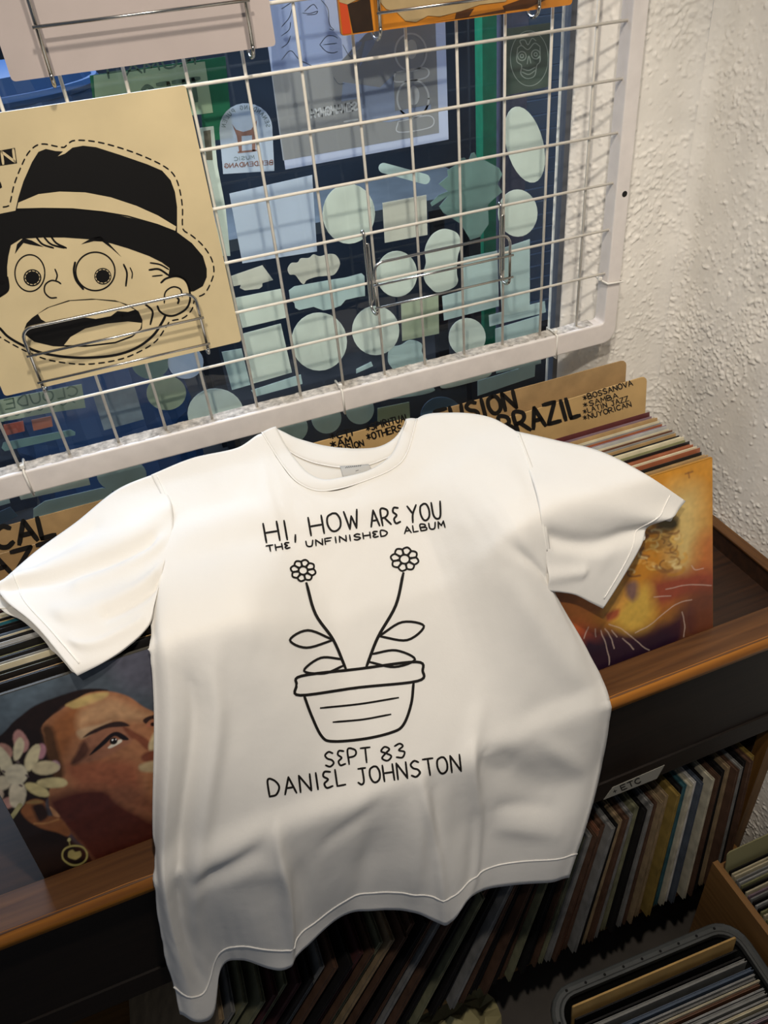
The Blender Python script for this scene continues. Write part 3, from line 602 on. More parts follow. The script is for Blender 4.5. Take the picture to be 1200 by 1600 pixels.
# ------------------------------------------------------------------ record bin (wooden cabinet)
def wood(name, col, dark, scale=1.0, rough=.4, axis=0):
    if name in MATS: return MATS[name]
    m = mat(name, col, rough); nt = m.node_tree; b = nt.nodes['Principled BSDF']
    tc = nt.nodes.new('ShaderNodeTexCoord'); mp = nt.nodes.new('ShaderNodeMapping'); sc = [60 * scale] * 3; sc[axis] = 2.5 * scale; mp.inputs['Scale'].default_value = sc
    n = nt.nodes.new('ShaderNodeTexNoise'); n.inputs['Scale'].default_value = 1.5; n.inputs['Detail'].default_value = 8; n.inputs['Distortion'].default_value = .4
    r = nt.nodes.new('ShaderNodeValToRGB'); r.color_ramp.elements[0].position = .32; r.color_ramp.elements[1].position = .68
    r.color_ramp.elements[0].color = (*s2l(dark), 1); r.color_ramp.elements[1].color = (*s2l(col), 1)
    nt.links.new(tc.outputs['Object'], mp.inputs[0]); nt.links.new(mp.outputs[0], n.inputs[0]); nt.links.new(n.outputs[0], r.inputs[0]); nt.links.new(r.outputs[0], b.inputs['Base Color'])
    bp = nt.nodes.new('ShaderNodeBump'); bp.inputs['Strength'].default_value = .15; bp.inputs['Distance'].default_value = .001; nt.links.new(n.outputs[0], bp.inputs['Height']); nt.links.new(bp.outputs[0], b.inputs['Normal'])
    return m
W_ledge = wood('walnut_ledge', '#6b4522', '#4a2c14', 1, .42); W_edge = wood('worn_edge', '#b07024', '#84501a', 1, .35)
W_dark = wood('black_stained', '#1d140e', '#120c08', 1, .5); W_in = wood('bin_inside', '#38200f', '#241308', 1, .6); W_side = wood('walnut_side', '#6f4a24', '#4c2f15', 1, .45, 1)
W_low = wood('low_wood', '#8a6234', '#6b4922', 1, .5); W_lowy = wood('low_wood_y', '#9a7040', '#7a5428', 1, .5, 1); W_lowz = wood('low_wood_z', '#7a5628', '#5a3c1a', 1, .5, 2)
cab = empty('record_bin', (-0.1, -.2, 0), 'dark wooden record bin with a walnut ledge and a lower shelf', 'record bin')
XC0, XC1 = -1.15, 0.742
b = MB(); b.span((XC0, YL1 + .003, ZL - .022), (XC1 + .018, YL0, ZL)); b.build('ledge', W_ledge, cab, bevel=.002)
b = MB(); N = 60; xs = np.linspace(XC0, XC1 + .018, N)
vs = []; 
for x in xs:
    j = .0012 * random.random(); vs += [(x, YL1 + .0035, ZL - .0235), (x, YL1 - .002, ZL - .0225), (x, YL1 - .0035, ZL - .013), (x, YL1 - .0015 + j, ZL - .003), (x, YL1 + .006 + j, ZL + .0004)]
b.add(vs, [(i * 5 + k, i * 5 + k + 1, i * 5 + k + 6, i * 5 + k + 5) for i in range(N - 1) for k in range(4)]); b.build('worn_edge', W_edge, cab, True)
b = MB(); b.span((XC0, YL1 + .013, 0.597), (XC1, YL1 + .031, ZL - .022)); b.build('front_board', W_dark, cab)
b = MB(); b.span((XC0, YL1 + .009, 0.592), (XC1, YL1 + .0128, 0.640)); b.build('front_batten', W_dark, cab)
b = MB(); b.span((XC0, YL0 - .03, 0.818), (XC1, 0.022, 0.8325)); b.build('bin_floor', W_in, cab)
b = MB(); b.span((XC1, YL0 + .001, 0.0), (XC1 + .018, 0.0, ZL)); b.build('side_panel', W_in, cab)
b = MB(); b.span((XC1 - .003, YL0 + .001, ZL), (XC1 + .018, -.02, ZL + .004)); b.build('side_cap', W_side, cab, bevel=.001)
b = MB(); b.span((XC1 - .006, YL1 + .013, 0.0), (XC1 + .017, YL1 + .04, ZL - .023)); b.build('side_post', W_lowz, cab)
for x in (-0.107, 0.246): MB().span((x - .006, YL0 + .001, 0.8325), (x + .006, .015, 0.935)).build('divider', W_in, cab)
# angled lower shelf with records standing spine out
ZSH, YSH = 0.205, -0.488
b = MB(); vs = [(XC0, YSH, ZSH), (XC1 - .01, YSH, ZSH), (XC1 - .01, -.12, ZSH - .062), (XC0, -.12, ZSH - .062)]
b.slab(vs, (0, 0, -1), .018); b.build('shelf', W_low, cab)
b = MB(); b.span((XC0, -.03, 0.0), (XC1, -.02, 0.80)); b.build('back_board', W_dark, cab)

# ------------------------------------------------------------------ records
PAL = [('cream', '#cfc4a6'), ('grey', '#8b8a86'), ('tan', '#a98a5e'), ('black', '#1c1a1a'), ('brown', '#6a4630'), ('white', '#d8d4cc'), ('olive', '#8b8a62'), ('rust', '#9a5a3c'),
       ('slate blue', '#4d5a6c'), ('teal', '#2c6672'), ('mustard', '#a8842f'), ('maroon', '#5a2a2a'), ('silver', '#aaa9a6'), ('mauve', '#85707a')]
PM = {n: mat('sleeve_' + n.replace(' ', '_'), c, .38, noise=.18, nscale=45, coat=.25) for n, c in PAL}
def rec_mesh(name, w, h, th, m, inner=True):
    """closed sleeve whose open top shows a paper liner: outline of a U in section"""
    b = MB(); t = th; d = min(.0011, th * .3)
    b.box((0, -(t - d) / 2, h / 2), (w, d, h)); b.box((0, (t - d) / 2, h / 2 - .0008), (w, d, h - .0016)); b.box((0, 0, h / 2 - .0015), (w - .004, t - 2 * d, h - .005))
    me_o = b.build(name, m); me = me_o.data; bpy.data.objects.remove(me_o); return me
REC = {k: rec_mesh('record_sleeve', LP, LP, k / 1000, None) for k in (3, 4, 6, 8)}
for me in REC.values(): me.materials.append(None)
ORD = {}
def rec(P, ex, up, n, th, m, label, group, scale=1.0, me=None):
    o = bpy.data.objects.new('record_sleeve', me or REC[th]); COL.objects.link(o)
    o.matrix_world = Matrix(((ex[0] * scale, -n[0], up[0] * scale, P[0]), (ex[1] * scale, -n[1], up[1] * scale, P[1]), (ex[2] * scale, -n[2], up[2] * scale, P[2]), (0, 0, 0, 1)))
    o.material_slots[0].link = 'OBJECT'; o.material_slots[0].material = m
    ORD.setdefault(group, []).append((o, m.name.replace('worn_', '').replace('sleeve_', '').replace('_', ' ').replace('slate blue', 'slate')))
    return tag(o, label, 'record', group)
exr, upr, nr = frame3(LEAN)
SINL, COSL = math.sin(LEAN), math.cos(LEAN)
def top_to_bottom(Ytop): return Ytop - LP * SINL, ZR - LP * COSL
def stack(xc, ytop0, yend, where, seq, group, lean=LEAN):
    y = ytop0; k = 0
    exr, upr, nr = frame3(lean); SINL, COSL = math.sin(lean), math.cos(lean); zr = ZR - LP * (math.cos(LEAN) - COSL)
    while y < yend:
        th = random.choice((3, 3, 4, 4, 6, 8)); c = seq[k % len(seq)] if k < len(seq) else random.choice(PAL)[0]
        yc = y + th / 2000 / COSL; yb, zb = yc - LP * SINL, 0.8385
        dz = random.uniform(-.004, .001)
        rec((xc + random.uniform(-.0025, .0025), yb + dz * SINL, zb + dz * COSL), exr, upr, nr, th, PM[c], f'{c}-edged record sleeve {where}', group)
        y += (th / 1000 + .0012 + random.uniform(0, .0018)) / COSL; k += 1
XL_, XM_, XR_ = -0.283, 0.068, 0.4245           # centres of the three bins
stack(XR_, -0.311, -.172, 'packed in the bin between the golden cover and the BRAZIL card', ['tan', 'black', 'rust', 'cream', 'rust', 'black', 'olive', 'cream', 'black', 'tan', 'grey', 'brown', 'cream', 'silver', 'mauve', 'rust', 'grey', 'cream', 'tan', 'mauve', 'maroon', 'silver'], 'records in the BRAZIL bin')
stack(XL_, -0.333, -.150, 'packed in the bin between the portrait cover and the JAZZ card', ['black', 'tan', 'black', 'olive', 'black', 'cream', 'grey', 'black', 'olive', 'black', 'grey', 'silver', 'black', 'cream', 'slate blue'], 'records in the VOCAL JAZZ bin', LEANL)
stack(XM_, -0.222, -.10, 'in the middle bin under the T-shirt', [], 'records in the middle bin', math.radians(32))

# painted covers (flat print: colours per vertex of a fine grid)
def psdf(x, y, poly):
    P = np.array(poly, float); d = np.full(x.shape, 1e18); ins = np.zeros(x.shape, bool); n = len(P)
    for i in range(n):
        ax, ay = P[i]; bx, by = P[(i + 1) % n]; ex_, ey_ = bx - ax, by - ay; L2 = ex_ * ex_ + ey_ * ey_ + 1e-9
        t = np.clip(((x - ax) * ex_ + (y - ay) * ey_) / L2, 0, 1); d = np.minimum(d, (x - ax - t * ex_) ** 2 + (y - ay - t * ey_) ** 2)
        c = ((ay > y) != (by > y)) & (x < (bx - ax) * (y - ay) / (by - ay + 1e-12) + ax); ins ^= c
    d = np.sqrt(d); return np.where(ins, -d, d)
class Paint:
    def __init__(s, P, ex, up, w, h, res, fx):
        s.n = res; a = np.linspace(-w / 2, w / 2, res); c = np.linspace(0, h, res); A_, C_ = np.meshgrid(a, c)
        s.V = np.array(P)[None] + A_.ravel()[:, None] * ex[None] + C_.ravel()[:, None] * up[None]
        q = fx(pj(s.V)); s.x, s.y = q[:, 0], q[:, 1]
        s.nz = gauss_noise(res, res, 2.2).ravel(); s.nz2 = gauss_noise(res, res, 9).ravel(); s.nz3 = gauss_noise(res, res, 5).ravel()
        s.x = s.x + s.nz3 * 3.0; s.y = s.y + s.nz2 * 3.0
        s.c = np.zeros((len(s.x), 3))
    def base(s, col): s.c[:] = s2l(col); return s
    def poly(s, pts, col, soft=6, smooth=True, alpha=1.0):
        p = cr(pts, 4, True) if smooth else np.array(pts, float); m = soft + 4
        k = (s.x > p[:, 0].min() - m) & (s.x < p[:, 0].max() + m) & (s.y > p[:, 1].min() - m) & (s.y < p[:, 1].max() + m)
        if not k.any(): return s
        d = psdf(s.x[k], s.y[k], p); a = np.clip(.5 - d / (2 * soft), 0, 1)[:, None] * alpha
        s.c[k] = s.c[k] * (1 - a) + np.array(s2l(col)) * a; return s
    def el(s, cx, cy, rx, ry, col, soft=6, ang=0, alpha=1.0): return s.poly(ell(cx, cy, rx, ry, ang, 16), col, soft, False, alpha)
    def line(s, pts, w, col, soft=2.5, alpha=1.0):
        p = cr(pts, 5) if len(pts) > 2 else np.array(pts, float); m = w + soft + 4
        k = (s.x > p[:, 0].min() - m) & (s.x < p[:, 0].max() + m) & (s.y > p[:, 1].min() - m) & (s.y < p[:, 1].max() + m)
        if not k.any(): return s
        x, y = s.x[k], s.y[k]; d = np.full(x.shape, 1e18)
        for (ax, ay), (bx, by) in zip(p[:-1], p[1:]):
            ex_, ey_ = bx - ax, by - ay; t = np.clip(((x - ax) * ex_ + (y - ay) * ey_) / (ex_ * ex_ + ey_ * ey_ + 1e-9), 0, 1); d = np.minimum(d, (x - ax - t * ex_) ** 2 + (y - ay - t * ey_) ** 2)
        a = np.clip((w + soft - np.sqrt(d)) / (2 * soft), 0, 1)[:, None] * alpha; s.c[k] = s.c[k] * (1 - a) + np.array(s2l(col)) * a; return s
    def build(s, name, m, parent, var=.10, gain=1.0):
        c = np.clip(s.c * gain * (1 + var * s.nz + var * .7 * s.nz2)[:, None], 0, 1); n = s.n
        i = (np.arange(n - 1)[:, None] * n + np.arange(n - 1)[None]).ravel()
        me = bpy.data.meshes.new(name); me.from_pydata(s.V.tolist(), [], np.stack([i, i + 1, i + n + 1, i + n], 1).tolist())
        at_ = me.color_attributes.new('paint', 'FLOAT_COLOR', 'POINT'); at_.data.foreach_set('color', np.concatenate([c, np.ones((len(c), 1))], 1).ravel())
        me.materials.append(m); return link(name, me, parent)
def front_cover(xc, ytop, label, edge, lean=LEAN):
    global exr, upr, nr
    exr, upr, nr = frame3(lean); P = np.array([xc, ytop - LP * math.sin(lean), ZR - LP * math.cos(lean)])
    o = sleeve_at('record_sleeve', P, exr, upr, nr, LP, LP, .004, edge, label, 'record', r=.0015); return o, P + nr * .0004
M_art = vcol_mat('cover_print', .42, coat=.25)
# portrait cover
o, P = front_cover(XL_, -0.3455, 'record sleeve with a painted portrait of a woman with a white flower in her hair', mat('sleeve_dark', '#4a4740', .5), LEANL)
p = Paint(P, exr, upr, LP - .001, LP - .001, 300, lambda q: np.stack([q[:, 0] * 4.615, (q[:, 1] - 1040) * 4.615], 1)).base('#4c545c')
p.poly([(-500, 300), (-100, 200), (300, 60), (500, 20), (300, 250), (0, 470), (-500, 800)], '#5c6a75', 80).poly([(800, -100), (1500, -300), (1600, 300), (1100, 200), (900, 150)], '#5a5a66', 80)
p.poly([(-1800, 700), (100, 900), (450, 1200), (800, 1500), (1200, 2600), (-1800, 2600)], '#1c110e', 12, False)
p.poly([(-700, 900), (-300, 700), (0, 505), (100, 405), (250, 295), (450, 210), (600, 178), (790, 188), (500, 280), (420, 330), (350, 400), (310, 450), (340, 600), (410, 760), (390, 900), (320, 1000), (300, 1250), (430, 1300), (520, 1477), (720, 1800), (-900, 1900)], '#22140f', 7)
p.poly([(495, 282), (620, 215), (780, 190), (900, 212), (1000, 275), (1110, 330), (1250, 400), (1350, 520), (1380, 700), (1340, 900), (1280, 1100), (1180, 1300), (1000, 1450), (760, 1500), (620, 1330), (500, 1200), (400, 1100), (350, 950), (400, 760), (340, 600), (300, 450), (380, 360)], '#a8724f', 7)
p.poly([(350, 470), (500, 300), (700, 330), (560, 480), (470, 640), (400, 700)], '#9a6038', 40).poly([(480, 280), (600, 230), (780, 198), (740, 250), (560, 312), (500, 300)], '#c0a468', 10)
p.poly([(580, 330), (800, 235), (950, 300), (1090, 350), (1030, 390), (900, 395), (700, 410), (570, 470)], '#c0946c', 35)
p.poly([(420, 930), (600, 880), (760, 885), (900, 1000), (1080, 1100), (1250, 1150), (1150, 1350), (1000, 1480), (760, 1500), (520, 1240), (400, 1100), (350, 980)], '#55251b', 45)
p.poly([(480, 720), (700, 680), (950, 700), (1010, 860), (900, 960), (760, 880), (560, 870)], '#a05f42', 40).poly([(800, 900), (950, 860), (1100, 960), (1150, 1080), (1000, 1060)], '#8f5a40', 40)
p.poly([(300, 470), (370, 440), (420, 590), (460, 760), (410, 880), (370, 740)], '#55371f', 20)
p.poly([(530, 690), (560, 610), (620, 520), (720, 455), (850, 425), (960, 485), (935, 560), (800, 640), (650, 690)], '#98664d', 12).poly([(560, 470), (720, 420), (800, 390), (620, 520), (570, 520)], '#c2a07c', 12)
p.poly([(520, 690), (600, 545), (640, 590), (620, 640), (560, 700)], '#5a3628', 14).poly([(880, 430), (960, 480), (1050, 530), (1090, 570), (1060, 612), (980, 545), (930, 520)], '#7a452f', 10)
p.poly([(600, 520), (680, 458), (790, 408), (880, 398), (932, 432), (860, 442), (760, 452), (660, 500)], '#33211c', 6)
p.poly([(636, 640), (720, 560), (800, 493), (860, 483), (925, 536), (880, 543), (830, 512), (770, 560), (700, 610)], '#191012', 5).poly([(785, 588), (862, 538), (874, 558), (805, 597)], '#e0d6c4', 4)
p.el(822, 548, 27, 26, '#130e0d', 4).el(815, 540, 6, 6, '#ffffff', 2).el(838, 536, 4, 4, '#ffffff', 2)
p.poly([(1075, 570), (1125, 480), (1180, 520), (1150, 610), (1090, 650)], '#c9b78f', 10).poly([(1020, 650), (1100, 610), (1140, 660), (1120, 690), (1040, 692)], '#7e4632', 10)
p.poly([(1005, 720), (1120, 685), (1200, 720), (1180, 770), (1030, 765)], '#b8a27c', 12).poly([(1105, 830), (1140, 750), (1230, 760), (1230, 870), (1120, 865)], '#3e1418', 6)
p.poly([(1030, 392), (1080, 360), (1200, 340), (1240, 380), (1100, 385), (1055, 420)], '#33201b', 6).poly([(1050, 425), (1110, 390), (1120, 440), (1070, 450)], '#a86c50', 6).el(1105, 425, 18, 16, '#2a1715', 4)
p.poly([(150, 1040), (200, 980), (260, 962), (322, 985), (335, 1080), (420, 1090), (502, 1190), (480, 1232), (400, 1200), (300, 1175), (220, 1130), (160, 1080)], '#8f5833', 8).poly([(230, 1015), (310, 1000), (345, 1085), (290, 1130), (250, 1080)], '#2a160f', 14)
p.poly([(360, 1015), (400, 1045), (432, 1092), (385, 1082)], '#c48d62', 6).poly([(180, 990), (260, 968), (310, 985), (250, 1000)], '#9a7a4a', 8).line([(250, 1140), (330, 1140), (420, 1110)], 7, '#b07a4a', 6)
for cx, cy, rx, ry, an, col in ((150, 545, 52, 85, -15, '#c08e88'), (292, 620, 42, 58, 10, '#b98590'), (20, 620, 70, 60, 20, '#b98a7c'), (50, 990, 80, 42, -20, '#b88a80'), (400, 722, 36, 40, 0, '#b892a0'),
    (132, 600, 36, 88, 12, '#ddd2b0'), (232, 665, 46, 105, 22, '#ddd0a8'), (330, 735, 105, 48, -4, '#d8c9a2'), (375, 845, 112, 40, 2, '#d6c692'), (270, 895, 98, 40, 24, '#d8c890'), (125, 930, 66, 100, 5, '#d9cdb2'), (30, 690, 50, 125, -28, '#d9cfb0'), (0, 850, 95, 55, -15, '#cfc3a8'), (-120, 760, 120, 60, 10, '#d6caa8'), (-60, 950, 90, 50, -30, '#c9b4a0'), (120, 785, 78, 75, 0, '#ddd3b8')):
    p.el(cx, cy, rx, ry, col, 8, an)
for cx, cy in ((195, 795), (130, 695), (150, 865), (30, 760)): p.el(cx, cy, 16, 8, '#6a5c58', 5, 30)
p.line([(72, 1108), (145, 1005)], 16, '#b0a878', 4).line(closed(ell(540, 1370, 90, 70)), 7, '#b7aa66', 4).poly([(540, 1400), (500, 1385), (500, 1345), (525, 1330), (545, 1345), (575, 1340), (588, 1370), (560, 1395)], '#b8a868', 5).el(497, 1257, 12, 14, '#c8bc80', 4).line([(500, 1275), (506, 1300)], 4, '#a89a58', 3)
p.build('painted_portrait', M_art, o, .07, 1.0)
# golden cover
o, P = front_cover(XR_, -0.3225, 'record sleeve with a golden fiery painting of curling hair', mat('sleeve_amber', '#a87420', .5))
p = Paint(P, exr, upr, LP - .001, LP - .001, 300, lambda q: np.stack([(q[:, 0] - 860) * 4.21, (q[:, 1] - 700) * 4.21], 1)).base('#c07f22')
p.poly([(-900, 300), (1300, -200), (1300, 200), (300, 420), (-900, 700)], '#c98a26', 150).poly([(780, 300), (960, 260), (1000, 480), (960, 760), (820, 860), (780, 560)], '#d6bd78', 90, alpha=.85)
p.poly([(980, 600), (1100, 560), (1100, 820), (950, 840)], '#bd6f34', 60).poly([(640, 900), (800, 820), (1100, 800), (1100, 1000), (900, 1010), (700, 1060)], '#93432b', 60)
p.poly([(880, 980), (1100, 930), (1100, 1250), (880, 1250)], '#6a3a26', 60).poly([(-200, 1180), (300, 1170), (600, 1200), (860, 1060), (920, 1150), (880, 1300), (700, 1500), (-400, 1700)], '#3a1a26', 70)
p.poly([(-500, 1150), (0, 1000), (250, 1150), (240, 1320), (-300, 1500)], '#b8552c', 70).poly([(400, 1080), (520, 980), (640, 900), (680, 1080), (600, 1200), (480, 1200)], '#cda545', 50).poly([(200, 1250), (500, 1260), (760, 1180), (820, 1300), (300, 1600)], '#261325', 60)
p.poly([(-700, 350), (350, 300), (500, 560), (420, 1000), (200, 1150), (-700, 1200)], '#a8642c', 60).poly([(380, 860), (470, 850), (495, 1000), (440, 1100), (360, 1120), (350, 960)], '#d59a44', 25).poly([(370, 1090), (450, 1060), (440, 1110), (380, 1140)], '#a5522f', 12)
for k in range(70):
    a0 = random.uniform(0, 6.28); cx = random.uniform(470, 840); cy = random.uniform(500, 820) ; r0 = random.uniform(30, 90); tw = random.uniform(1.2, 2.6)
    pts = [(cx + r0 * (1 - .12 * i) * math.cos(a0 + tw * i / 5), cy + r0 * .6 * (1 - .1 * i) * math.sin(a0 + tw * i / 5)) for i in range(6)]
    p.line(pts, random.uniform(3, 12), random.choice(['#e0b860', '#b9822e', '#7a4a22', '#d8a24c', '#8a5a2c', '#e6cf90', '#5c3420']), 6, .75)
p.poly([(690, 500), (760, 440), (830, 470), (840, 520), (760, 540)], '#5a4a1c', 20).poly([(500, 900), (560, 880), (580, 960), (540, 1010), (505, 970)], '#7a5a50', 20)
for pts in ([(390, 1160), (480, 1200), (560, 1270), (650, 1330)], [(560, 1220), (700, 1130), (820, 1030), (930, 1000)], [(870, 1080), (885, 1160), (880, 1240)], [(330, 1200), (370, 1300), (385, 1420)], [(250, 1180), (220, 1260)], [(290, 1190), (300, 1240)], [(360, 1190), (400, 1260), (415, 1320)], [(400, 1200), (440, 1250)], [(480, 1260), (550, 1330)], [(690, 980), (790, 975)], [(760, 930), (900, 900), (1060, 905)], [(930, 770), (960, 800), (1010, 795)]):
    p.line(pts, 2.2, '#e0c8b8', 3, .7)
p.line([(885, 170), (930, 155)], 5, '#7a4a20', 5, .8).line([(905, 160), (910, 195)], 4, '#7a4a20', 4, .8)
p.build('painted_print', M_art, o, .04, 1.08)

# divider cards with marker lettering
M_card = mat('card_board', '#c2a06a', .75, noise=.12, nscale=18); M_kraft = mat('card_kraft', '#a5875c', .85, noise=.16, nscale=30); M_marker = mat('marker_black', '#12100e', .6)
def card(x0, x1, Y, zt, label, m, texts, tilt=5, rise=0.0):
    ex, up, n = frame3(math.radians(tilt), roll=rise); h = .30
    P = np.array([(x0 + x1) / 2, Y, zt]) - up * h
    o = sleeve_at('divider_card', P, ex, up, n, x1 - x0, h, .0022, m, label, 'divider card', r=.010)
    un = plane_un(P, n, .0006)
    for t, a, c, hh, w_ in texts:
        b = MB(); lettering(b, t, a, c, hh, w_, un, jitter=.03, gap=.28)
        b.build('lettering', M_marker, o)
    return o
card(0.259, 0.620, -.055, 1.1735, 'brown cardboard divider card marked FUSION at the back of the bin', M_kraft, [('FUSION', (686, 669), (808, 637), 27, 3.2)])
card(0.262, 0.632, -.0975, 1.1548, 'tan cardboard divider card marked BRAZIL with a list of styles', M_card, [('LATIN-BRAZIL', (668, 715), (907, 649), 31, 3.3), ('*BOSSANOVA', (912, 626), (989, 602), 8, .85), ('*SAMBA', (912, 637), (966, 621), 7.5, .8), ('*LATIN JAZZ', (912, 647), (983, 626), 7.5, .8), ('*NUYORICAN', (912, 657), (987, 635), 7.5, .8)], rise=.024)
card(-0.03, 0.222, -.056, 1.1755, 'tan cardboard divider card marked CTI, SPIRITUAL and OTHERS behind the collar', M_card, [('*CTI', (516, 687), (552, 680), 10, 1.3), ('*AM', (517, 700), (550, 692), 10, 1.3), ('FUSION', (528, 708), (569, 696), 9, 1.1), ('*SPIRITUAL', (573, 674), (640, 656), 10, 1.2), ('*OTHERS', (574, 688), (629, 673), 10, 1.2)])
card(-0.46, -0.135, -.050, 1.172, 'brown cardboard divider card marked VOCAL at the back of the bin', M_kraft, [('VOCAL', (-76, 876), (88, 836), 33, 4.0)])
card(-0.46, -0.17, -.092, 1.1575, 'brown cardboard divider card marked JAZZ in front of the VOCAL card', mat('card_kraft_dark', '#96784e', .85, noise=.16, nscale=30), [('JAZZ', (-52, 914), (98, 873), 31, 3.8)])

# ------------------------------------------------------------------ T-shirt draped over records and ledge
def sstep(x, a, b): t = np.clip((x - a) / (b - a), 0, 1); return t * t * (3 - 2 * t)
XT = np.linspace(-0.62, 0.72, 90); YT = np.linspace(-0.62, 0.06, 900); HT = np.zeros((len(XT), len(YT)))
for i, x in enumerate(XT):
    mid = float(sstep(x, -.122, .01) * (1 - sstep(x, .15, .262))); yt = -0.356 + .020 * float(sstep(x, .2, .34))
    kx = [-.62, -.42, -.35, -.275, -.198, -.10, -.04, .062, .12, .175, .288, .42, .72]; kv = [0, 0, -.020, 0, -.024, 0, 0, -.024, 0, -.004, -.014, 0, 0]
    i0 = max(0, min(len(kx) - 2, int(np.searchsorted(kx, x)) - 1)); wv_ = kv[i0] + (kv[i0 + 1] - kv[i0]) * float(sstep(x, kx[i0], kx[i0 + 1]))
    yh = -0.484 - .042 * sstep(x, -.35, .35)
    po_ = np.array([(-.14, 1.172), (-.22, 1.166), (yt + .04, 1.164), (yt - .002, 1.157), (yt - .012, 1.140), (-.446, .908)])
    pm_ = np.array([(-.14, 1.168), (-.20, 1.141), (-.26, 1.098), (-.314, 1.058), (-.330, 1.040), (-.450, .903)])
    pr = np.concatenate([[(.06, 1.275), (-.03, 1.224), (-.08, 1.190)], po_ * (1 - mid) + pm_ * mid, [(-.4665, .8845), (-.4705, .872), (-.4725 + wv_ * .35, .832), (-.4755 + wv_ * .75, .76), (min(-.477, yh + .012) + wv_ * 1.05, .65), (yh - .022 + wv_ * 1.2, .52), (yh - .06 + wv_ * 1.2, .0)]])
    sg = np.hypot(*np.diff(pr, axis=0).T); S_ = np.concatenate([[0], np.cumsum(sg)]); s_ = np.arange(0, S_[-1], .002)
    yy = np.interp(s_, S_, pr[:, 0]); zz = np.interp(s_, S_, pr[:, 1]); k = np.exp(-.5 * (np.arange(-14, 15) * .002 / .0042) ** 2); k /= k.sum()
    pad = lambda v: np.convolve(np.concatenate([np.full(14, v[0]) + (np.arange(-14, 0)) * (v[1] - v[0]), v, np.full(14, v[-1]) + np.arange(1, 15) * (v[-1] - v[-2])]), k, 'valid')
    yy, zz = pad(yy), pad(zz); o_s = np.argsort(yy); HT[i] = np.interp(YT, yy[o_s], zz[o_s])
def drape_h(X, Y):
    fi = np.clip((X - XT[0]) / (XT[1] - XT[0]), 0, len(XT) - 1.001); fj = np.clip((Y - YT[0]) / (YT[1] - YT[0]), 0, len(YT) - 1.001)
    i = fi.astype(int); j = fj.astype(int); a = fi - i; c = fj - j
    return (HT[i, j] * (1 - a) + HT[i + 1, j] * a) * (1 - c) + (HT[i, j + 1] * (1 - a) + HT[i + 1, j + 1] * a) * c
def drape(px, py):
    """points of the drape surface met by the pixel rays (vectorised)"""
    d = (D_[None] * F + R_[None] * (px.ravel()[:, None] - 600) + U_[None] * (800 - py.ravel()[:, None])) / F
    lo = np.full(len(d), .55); hi = np.full(len(d), 1.75); f0 = None; prev = lo.copy(); done = np.zeros(len(d), bool)
    for t in np.arange(.55, 1.76, .004):
        P = CAM[None] + d * t; f = P[:, 2] - drape_h(P[:, 0], P[:, 1])
        hit = (~done) & (f < 0); lo[hit] = t - .004; hi[hit] = t; done |= hit
    for _ in range(16):
        m_ = (lo + hi) / 2; P = CAM[None] + d * m_[:, None]; neg = P[:, 2] - drape_h(P[:, 0], P[:, 1]) < 0
        hi = np.where(neg, m_, hi); lo = np.where(neg, lo, m_)
    return (CAM[None] + d * ((lo + hi) / 2)[:, None]).reshape(px.shape + (3,))
def refine(G, nu, nv):
    """bicubic Catmull-Rom over a rows x cols grid of 2D points"""
    G = np.array(G, float)
    rows = np.array([cr(r, nu) for r in G]); return np.array([cr(rows[:, k], nv) for k in range(rows.shape[1])]).transpose(1, 0, 2)
def normals(V):
    du = np.gradient(V, axis=1); dv = np.gradient(V, axis=0); n = np.cross(du, dv); n /= np.linalg.norm(n, axis=-1, keepdims=True) + 1e-12
    return n * np.sign((n * (CAM - V)).sum(-1).mean())
def grid_mesh(name, V, m, parent, thick=.0009, smooth=True):
    h, w_ = V.shape[:2]; i = (np.arange(h - 1)[:, None] * w_ + np.arange(w_ - 1)[None]).ravel()
    me = bpy.data.meshes.new(name); me.from_pydata(V.reshape(-1, 3).tolist(), [], np.stack([i, i + 1, i + w_ + 1, i + w_], 1).tolist()); me.materials.append(m)
    me.polygons.foreach_set('use_smooth', [smooth] * len(me.polygons)); o = link(name, me, parent)
    if thick: md = o.modifiers.new('cloth', 'SOLIDIFY'); md.thickness = thick; md.offset = 0
    return o
def rest_on(V, c):
    """lift cloth points that dip into the ledge or into the left and right record stacks"""
    V = V.copy()
    for _ in range(3):
        Dm = np.zeros_like(V); X, Y, Z = V[..., 0], V[..., 1], V[..., 2]
        dz = ZL + .0006 + c - Z; dy = Y - (YL1 - .0036 - c); k = (dz > 0) & (dy > 0) & (Y < -.385) & (Z > .58)
        Dm[..., 2] += np.where(k & (dz <= dy), dz, 0); Dm[..., 1] -= np.where(k & (dy < dz), dy, 0)
        for x0, x1, lean, yt in ((-.447, -.119, LEANL, -.3462), (.260, .589, LEAN, -.3232)):
            sn, cs = math.sin(lean), math.cos(lean); d = -(Y - yt) * cs + (Z - ZR) * sn          # distance in front of the cover
            e1 = c + .0005 - d; e2 = ZR + .0025 + c - Z; k = (X > x0) & (X < x1) & (e1 > 0) & (e2 > 0) & (Z > .87) & (Y < -.15)
            up_first = k & (e2 <= e1); fw = k & (e1 < e2)
            Dm[..., 2] += np.where(up_first, e2, 0) + np.where(fw, e1 * sn, 0); Dm[..., 1] -= np.where(fw, e1 * cs, 0)
        S0 = Dm.copy()
        for _ in range(6):
            S0[1:-1, 1:-1] = (S0[1:-1, 1:-1] * 2 + S0[:-2, 1:-1] + S0[2:, 1:-1] + S0[1:-1, :-2] + S0[1:-1, 2:]) / 6
            S0 = np.where(np.abs(S0) > np.abs(Dm), S0, Dm)
        V = V + S0
    return V
M_cot = mat('white_cotton', '#e6e3dd', .9, spec=.15, bump=.10, bscale=900)
